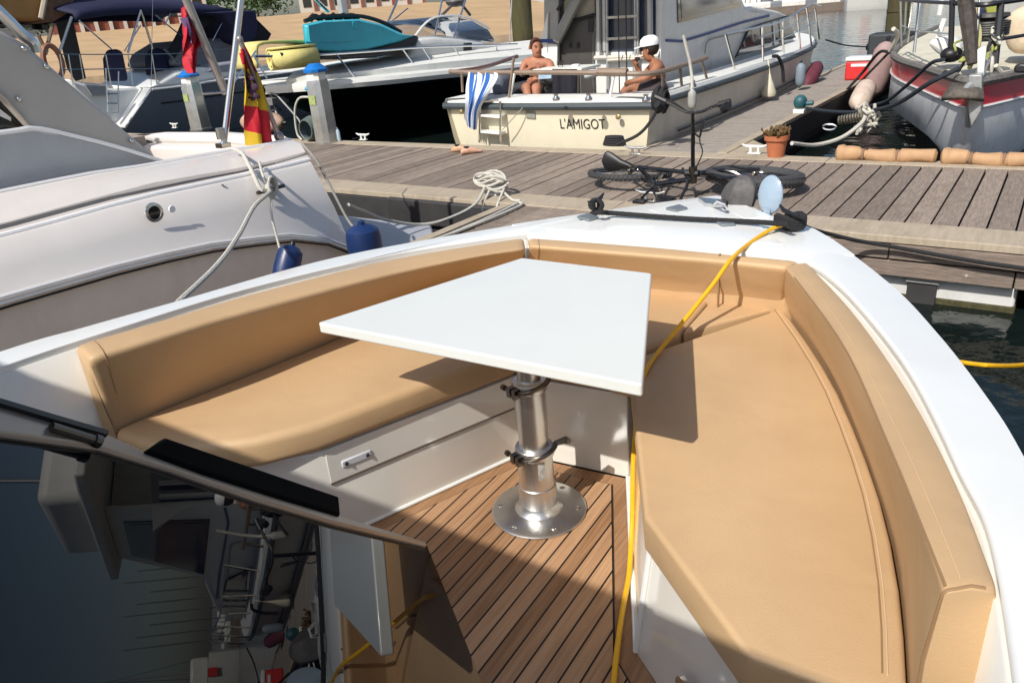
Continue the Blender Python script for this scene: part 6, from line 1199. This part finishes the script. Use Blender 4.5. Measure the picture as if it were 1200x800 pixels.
# mooring lines from the sailboat to the finger
def ml_(pts, r, label, mat, n=30):
    m = MB(); m.tube(crv(pts, n), r, 7); return tag(m.build('mooring_line', mat), label, 'rope', 'mooring lines of the grey sailboat')
dbl = M('dark_blue_rope', (.02, .028, .04), .8, bump=.5, bscale=100)
ml_([PU(1124, 80, 8.2), PU(1090, 97, 8.25), PU(1050, 122, 8.8), PU(1010, 131, 9.4), PU(975, 131, 9.9), PZ(945, 127, ZD+.06)], .022, 'dark blue mooring line sagging from the bow roller to the bollard on the finger walkway', dbl)
ml_([PU(1106, 70, 8.3), PU(1090, 75, 8.5), PU(1065, 98, 8.9), PU(1040, 118, 9.4), PU(1020, 124, 9.9)], .018, 'dark line looping down from the left bow fairlead of the grey sailboat', dbl)
ml_([UV(-2.1, 12.4, 1.0), PVv(1030, 62, -2.3), PVv(1010, 86, -2.6), PVv(990, 108, -2.75)], .022, 'black doubled line from the sailboat side down to the finger edge', ropeb)
ml_([PVv(990, 108, -2.72), PVv(1000, 104, -2.7), PVv(1020, 84, -2.4), UV(-2.15, 12.6, 1.0)], .018, 'second black line beside the doubled one from the sailboat side', ropeb)
ml_([PU(1015, 135, 9.2), PU(1008, 146, 9.0), PU(985, 162, 8.7), PU(955, 170, 8.4), PU(928, 168, 8.0)], .022, 'thick white line drooping over dark water behind the flower pot', ropew)
m = MB(); c0, c1 = PU(982, 142, 9.0), PU(1012, 136, 9.2); w = []
for i in range(90): t = i/89; p = c0.lerp(c1, t); a = t*2*math.pi*9; w.append(p+U1*math.cos(a)*.045+UPV*math.sin(a)*.045)
m.tube(w, .012, 6); tag(m.build('mooring_spring', M('spring_steel', (.35, .31, .24), .35, .8)), 'steel coil spring on the mooring line over the dark water', 'spring')
m = MB(); c = PU(1016, 138, 9.2)
for k in range(7): m.tube([c+V((rng.uniform(-.06, .06), rng.uniform(-.06, .06), rng.uniform(-.1, .1)))+U2*math.cos(a)*.07+UPV*math.sin(a)*.09 for a in [2*math.pi*j/10 for j in range(10)]], .018, 6, closed=True)
tag(m.build('rope_knot', ropew), 'bulky white rope knot at the right end of the coil spring', 'rope')
m = MB(); c = PU(972, 149, 8.9); m.tube([c+U2*math.cos(a)*.07+UPV*math.sin(a)*.03 for a in [2*math.pi*j/14 for j in range(14)]], .012, 6, closed=True); tag(m.build('shackle', chrome), 'steel shackle at the left end of the coil spring', 'shackle')
m = MB(); w = crv([PVv(968, 47, -3.9), PVv(990, 53, -3.8), PVv(1012, 55, -3.7), PVv(1022, 55, -3.6)], 14); m.tube(w, .015, 6); tag(m.build('bow_line', dbl), 'bow line of the cream motor boat running out over open water', 'rope')
m = MB(); m.sphere(PVv(1025, 55, -3.55), .16, 12, 8, (1.2, 1, .8)); tag(m.build('black_buoy', blk), 'black ball at the end of the cream boat bow line, near the pile', 'buoy')
m = MB(); p = UV(-3.1, 18.2, ZD); m.box(p+UPV*.25, .8, .6, .5); tag(m.build('black_crate', M('crate_black', (.03, .035, .04), .6), bevel=.05), 'dark box at the far end of the finger walkway below the green stained pile', 'box')
# far boat across the water and far pontoon
fb = empty('far_white_boat', V((24, 52, 0)), 'small white boat with red mark on the far side of the open water', 'boat')
def farp(px, py, z=0): return PZ(px, py, z)
a_, b_ = PZ(990, 13, 0), PZ(1048, 9, 0); dd = (b_-a_).normalized(); sd = V((-dd.y, dd.x, 0))
H_ = 3.0; m = MB(); L = (b_-a_).length; m.grid([[a_+dd*x*L+sd*y*s_+UPV*z for x, y in ((-.02, 0), (.1, -2), (.5, -2.6), (.9, -2.4), (1.05, 0), (.9, 2.4), (.5, 2.6), (.1, 2))] for z, s_ in ((-.3, .7), (.3, .85), (2.2, 1))], closed=True); m.build('hull', wdeck, fb)
m = MB(); m.box(a_+dd*L*.5+UPV*2.8, L*.7, 3, 1.4, (dd, sd, UPV)); m.build('cabin', wside, fb, bevel=.2); m = MB(); m.box(a_+dd*L*.52-sd*2.65+UPV*1.9, L*.18, .1, .7, (dd, sd, UPV)); m.build('red_mark', redbr, fb)
fpn = empty('far_pontoon', V((15, 60, 0)), 'dark far pontoon with small moored boats at the top of the photo', 'pontoon')
a2, b2 = PZ(880, 20, 0), PZ(988, 11, 0); dd2 = (b2-a2).normalized(); sd2 = V((-dd2.y, dd2.x, 0)); m = MB(); m.box((a2+b2)/2+UPV*.3, (b2-a2).length+6, 2.5, .6, (dd2, sd2, UPV)); m.build('deck', fascia, fpn)
for k in range(9):
    q = a2.lerp(b2, k/8)+sd2*2; m = MB(); m.box(q+UPV*.6, 1.2, 5, .9, (dd2, sd2, UPV)); m.box(q+UPV*1.3+sd2, .9, 2, .7, (dd2, sd2, UPV)); h_ = tag(m.build('moored_boat', [wdeck, wside, greyc][k % 3], bevel=.15), 'small pale boat moored in the row along the far pontoon', 'boat', 'boats along the far pontoon')
    m = MB(); m.tube([q+UPV*.9, q+UPV*(7+k % 3)], .06, 5); m.build('mast', chrome, h_)
# more of the marina off to the right, where the windscreen mirrors it
rg2 = random.Random(11)
for k in range(22):
    d = ray(1010+k*36, 20); d.z = 0; q = d.normalized()*(40+rg2.uniform(0, 30)+(16 if k < 6 else 0)); q.z = 0
    if k < 5: q = d.normalized()*rg2.uniform(75, 95); q.z = 0
    ax_ = V((rg2.uniform(-1, 1), 1, 0)).normalized(); sx_ = V((-ax_.y, ax_.x, 0)); L = rg2.uniform(7, 11); hh = rg2.uniform(1.0, 1.5)
    m = MB(); m.grid([[q+ax_*L*x+sx_*y*s_+UPV*z for x, y in ((-.5, -.9), (-.5, .9), (0, 1.5), (.35, 1.0), (.5, 0), (.35, -1.0), (0, -1.5))] for z, s_ in ((-.2, .7), (.3, .9), (hh, 1.05))], closed=True); m.add([q+ax_*L*x+sx_*y*1.05+UPV*hh for x, y in ((-.5, -.9), (-.5, .9), (0, 1.5), (.35, 1.0), (.5, 0), (.35, -1.0), (0, -1.5))], [tuple(range(7))])
    h_ = tag(m.build('moored_boat', [wdeck, wside, greyh, cream][k % 4]), 'pale sailing boat moored across the open water to the right', 'boat', 'boats across the water'); m = MB(); m.box(q+UPV*(hh+.35)-ax_*.3, 1.6, L*.4, .7, (sx_, ax_, UPV)); m.build('cabin', wdeck, h_, bevel=.15)
    m = MB(); m.box(q+UPV*(hh+.4)-ax_*.3, 1.64, L*.25, .25, (sx_, ax_, UPV)); m.build('window_band', glassd, h_)
    H_ = rg2.uniform(9, 14); m = MB(); m.tube([q+UPV*hh+ax_*.8, q+UPV*H_+ax_*.8], .09, 6); m.build('mast', alub, h_); m = MB(); m.tube([q+UPV*(hh+1.2)+ax_*.8, q+UPV*(hh+1.2)-ax_*3], .14, 6); m.build('boom', navy, h_)
    m = MB(); m.tube([q+ax_*L*.5+UPV*hh, q+UPV*(H_-.3)+ax_*.8, q-ax_*L*.5+UPV*hh], .02, 4); m.build('stay', blk, h_)
struct_q = MB(); struct_q.prism([V((60, 95, -.5)), V((160, 20, -.5)), V((220, 60, -.5)), V((90, 150, -.5))], V((0, 0, 2.6))); tag(struct_q.build('quay', conc), kind='structure')
for (px0, px1, ds, H_, mt, lb) in ((1230, 1420, 118, 11, farstone, 'tall pale building behind the far moorings to the right'), (1440, 1700, 125, 14, M('white_block', (.7, .68, .64), .8), 'white apartment building behind the far moorings to the right'), (1720, 2100, 130, 9, brickr, 'low brick red building behind the far moorings to the right')):
    facade(px0, px1, ds, H_, mt, farstone, 7, lb, z0=1.9)
# ================================================================== BICYCLE LYING ON THE PONTOON
bk = empty('bicycle', PZ(800, 205, ZD), 'black bicycle with knobbly tyres lying on its side on the pontoon', 'bicycle')
def wheel(c, n, R_, rt__, ribs):
    n = V(n).normalized(); X = n.orthogonal().normalized(); Y = n.cross(X); cir = lambda r, k=40: [c+(X*math.cos(a)+Y*math.sin(a))*r for a in [2*math.pi*j/k for j in range(k)]]
    m = MB(); m.tube(cir(R_), rt__, 10, closed=True); 
    for j in range(ribs):
        a = 2*math.pi*j/ribs; d = X*math.cos(a)+Y*math.sin(a); t = n.cross(d)
        for k in (-1, 0, 1): m.box(c+d*(R_+rt__*(.98 if k == 0 else .72))+n*k*rt__*.62+t*(k % 2)*.012, .014, .016, .012, (n, t, d))
    ty = m.build('tyre', tyre, bk)
    m = MB(); m.tube(cir(R_-rt__*1.05), .010, 6, closed=True); m.build('rim', blkg, ty)
    m = MB()
    for j in range(20):
        a = 2*math.pi*j/20; d = X*math.cos(a)+Y*math.sin(a); m.tube([c+n*(.02 if j % 2 else -.02), c+d*(R_-rt__)], .0016, 4)
    m.build('spokes', chrome, ty); m = MB(); m.lathe(c-n*.04, [(.02, 0), (.024, .01), (.016, .02), (.016, .06), (.024, .07), (.02, .08)], 14, (X, Y, n)); m.build('hub', dkmet, ty)
rc = PZ(738, 203, ZD+.10); fc_ = PZ(884, 207, ZD+.12)
wheel(rc, UPV+U1*.10, .345, .026, 60); wheel(fc_, UPV*.99+U1*.10+U2*.04, .345, .050, 66)
def bt(pts, r, name, mat=blkg, n=0):
    w = [q if isinstance(q, V) else (PZ(q[0], q[1], ZD+q[2])) for q in pts]; w = crv(w, n) if n else w; m = MB(); m.tube(w, r, 8); return m.build(name, mat, bk)
seat_t = PZ(748, 196, ZD+.16); bbk = PZ(768, 216, ZD+.14); head = PZ(812, 203, ZD+.20)
bt([seat_t, head], .019, 'top_tube'); bt([seat_t+(seat_t-bbk)*-.1, bbk], .018, 'seat_tube'); bt([bbk, head-UPV*.04-U1*.05], .022, 'down_tube'); bt([seat_t, rc], .010, 'seat_stay'); bt([bbk, rc-UPV*.03], .012, 'chain_stay')
bt([seat_t, PZ(733, 193, ZD+.17)], .015, 'seat_post', dkmet)
m = MB(); sc_ = PZ(722, 191, ZD+.19); sd_ = (sc_-seat_t).normalized(); sn = sd_.cross(UPV).normalized()
rows = [[sc_+sd_*x+UPV*(w2*math.cos(a))+sn*(.03*math.sin(a)) for a in [2*math.pi*k/12 for k in range(12)]] for x, w2 in ((-.16, .012), (-.13, .025), (-.05, .045), (.03, .085), (.08, .095), (.115, .07), (.13, .02))]
# nose points toward the frame; the saddle lies on its side
m.grid(rows, closed=True); m.add(rows[0], [tuple(range(12))]); m.add(rows[-1], [tuple(range(12))]); m.build('saddle', blk, bk)
bt([head, (828, 204, .19), (848, 208, .20), (868, 209, .20), fc_+U1*.03], .016, 'fork_leg', blkg, 12); bt([head, (835, 200, .16), (860, 202, .14), fc_-UPV*.06], .014, 'fork_leg', blkg, 10)
ub_ = head.dot(U1)
bt([head, PU(812, 165, ub_), PU(812, 132, ub_)], .017, 'stem'); bt([PU(779, 118, ub_), PU(790, 124, ub_), PU(803, 131, ub_), PU(812, 132, ub_), PU(822, 131, ub_), PU(836, 125, ub_), PU(848, 121, ub_)], .012, 'handlebar', blkg, 24)
for a, b in (((768, 113), (781, 119)), ((842, 123), (856, 119))): bt([PU(*a, ub_), PU(*b, ub_)], .023, 'grip', blk)
bt([PU(775, 126, ub_-.05), PU(770, 122, ub_-.1)], .03, 'bell', blk); bt([PU(848, 128, ub_-.05), PU(853, 124, ub_-.08)], .035, 'brake_lever', blk); bt([PU(815, 157, ub_), PU(820, 160, ub_-.03), PU(823, 148, ub_-.05), PU(825, 142, ub_)], .008, 'cable_clip', blk, 10); bt([PU(822, 143, ub_), PU(820, 165, ub_), PU(823, 180, ub_), head], .005, 'cable', blk, 14)
bt([head+UPV*.05, head-UPV*.08], .035, 'head_clamp', dkmet); bt([head+U2*.05, head-U2*.06], .028, 'headset', blk)
m = MB(); cn = UPV; m.lathe(bbk-UPV*.01, [(.0, 0), (.085, .002), (.09, .006), (.06, .01), (.0, .012)], 28); m.build('chainring', dkmet, bk)
bt([bbk, (752, 232, .10)], .011, 'crank'); bt([bbk, (778, 203, .12)], .011, 'crank')
for q in ((750, 236, .09), (779, 200, .12)): m = MB(); m.box(PZ(q[0], q[1], ZD+q[2]), .10, .07, .025); m.build('pedal', blk, bk, bevel=.006)
bt([(800, 198, .2), (806, 214, .15), (798, 232, .06), (800, 240, .03)], .013, 'kickstand', blk, 10); bt([(770, 205, .1), (765, 222, .12), (776, 236, .05), (792, 233, .03)], .008, 'loose_cable', blk, 16)
bt([rc, (745, 206, .12), (760, 212, .13), bbk], .006, 'chain', dkmet, 10)
# ================================================================== WORLD, SUN, CAMERA
SAZ, SEL = 41.0, 45.0
w = bpy.data.worlds.new("World"); S.world = w; w.use_nodes = True; nt = w.node_tree; bg = nt.nodes['Background']
sky = nt.nodes.new('ShaderNodeTexSky'); sky.sky_type = 'NISHITA'; sky.sun_disc = False; sky.sun_elevation = math.radians(SEL); sky.sun_rotation = math.radians(180+SAZ); sky.air_density = 1.0; sky.dust_density = 2.2
nt.links.new(sky.outputs[0], bg.inputs[0]); bg.inputs[1].default_value = .11
ld = bpy.data.lights.new('sun', 'SUN'); ld.energy = 4.3; ld.angle = math.radians(.53); ld.color = (1, .955, .88); lo = bpy.data.objects.new('sun', ld); COL.objects.link(lo)
d = V((math.sin(math.radians(SAZ))*math.cos(math.radians(SEL)), math.cos(math.radians(SAZ))*math.cos(math.radians(SEL)), -math.sin(math.radians(SEL)))); lo.rotation_euler = d.to_track_quat('-Z', 'Y').to_euler(); lo.location = (-5, -5, 12)
cd = bpy.data.cameras.new('camera'); cam = bpy.data.objects.new('camera', cd); COL.objects.link(cam); S.camera = cam
cd.sensor_width = 36; cd.lens = FPX/1200*36; cd.clip_end = 3000; cd.clip_start = .05; cam.location = CAM
cp, sp = math.cos(PIT), math.sin(PIT); F_ = V((0, cp, -sp)); Uu = V((0, sp, cp)); Rr = V((1, 0, 0)); c_, s_ = math.cos(ROLL), math.sin(ROLL)
X = Rr*c_ + -Uu*s_*1.0; X = (Rr*c_ - Uu*s_); Y = (Uu*c_ + Rr*s_)
cam.matrix_world = Matrix((( X.x, Y.x, -F_.x, 0), (X.y, Y.y, -F_.y, 0), (X.z, Y.z, -F_.z, CH), (0, 0, 0, 1)))
S.render.resolution_x = 1024; S.render.resolution_y = 682
S.view_settings.view_transform = 'Standard'; S.view_settings.look = 'None'; S.view_settings.exposure = 0.13; S.view_settings.gamma = 1
S.render.engine = 'CYCLES'; S.cycles.max_bounces = 8; S.cycles.transparent_max_bounces = 12; S.cycles.caustics_reflective = False; S.cycles.caustics_refractive = False
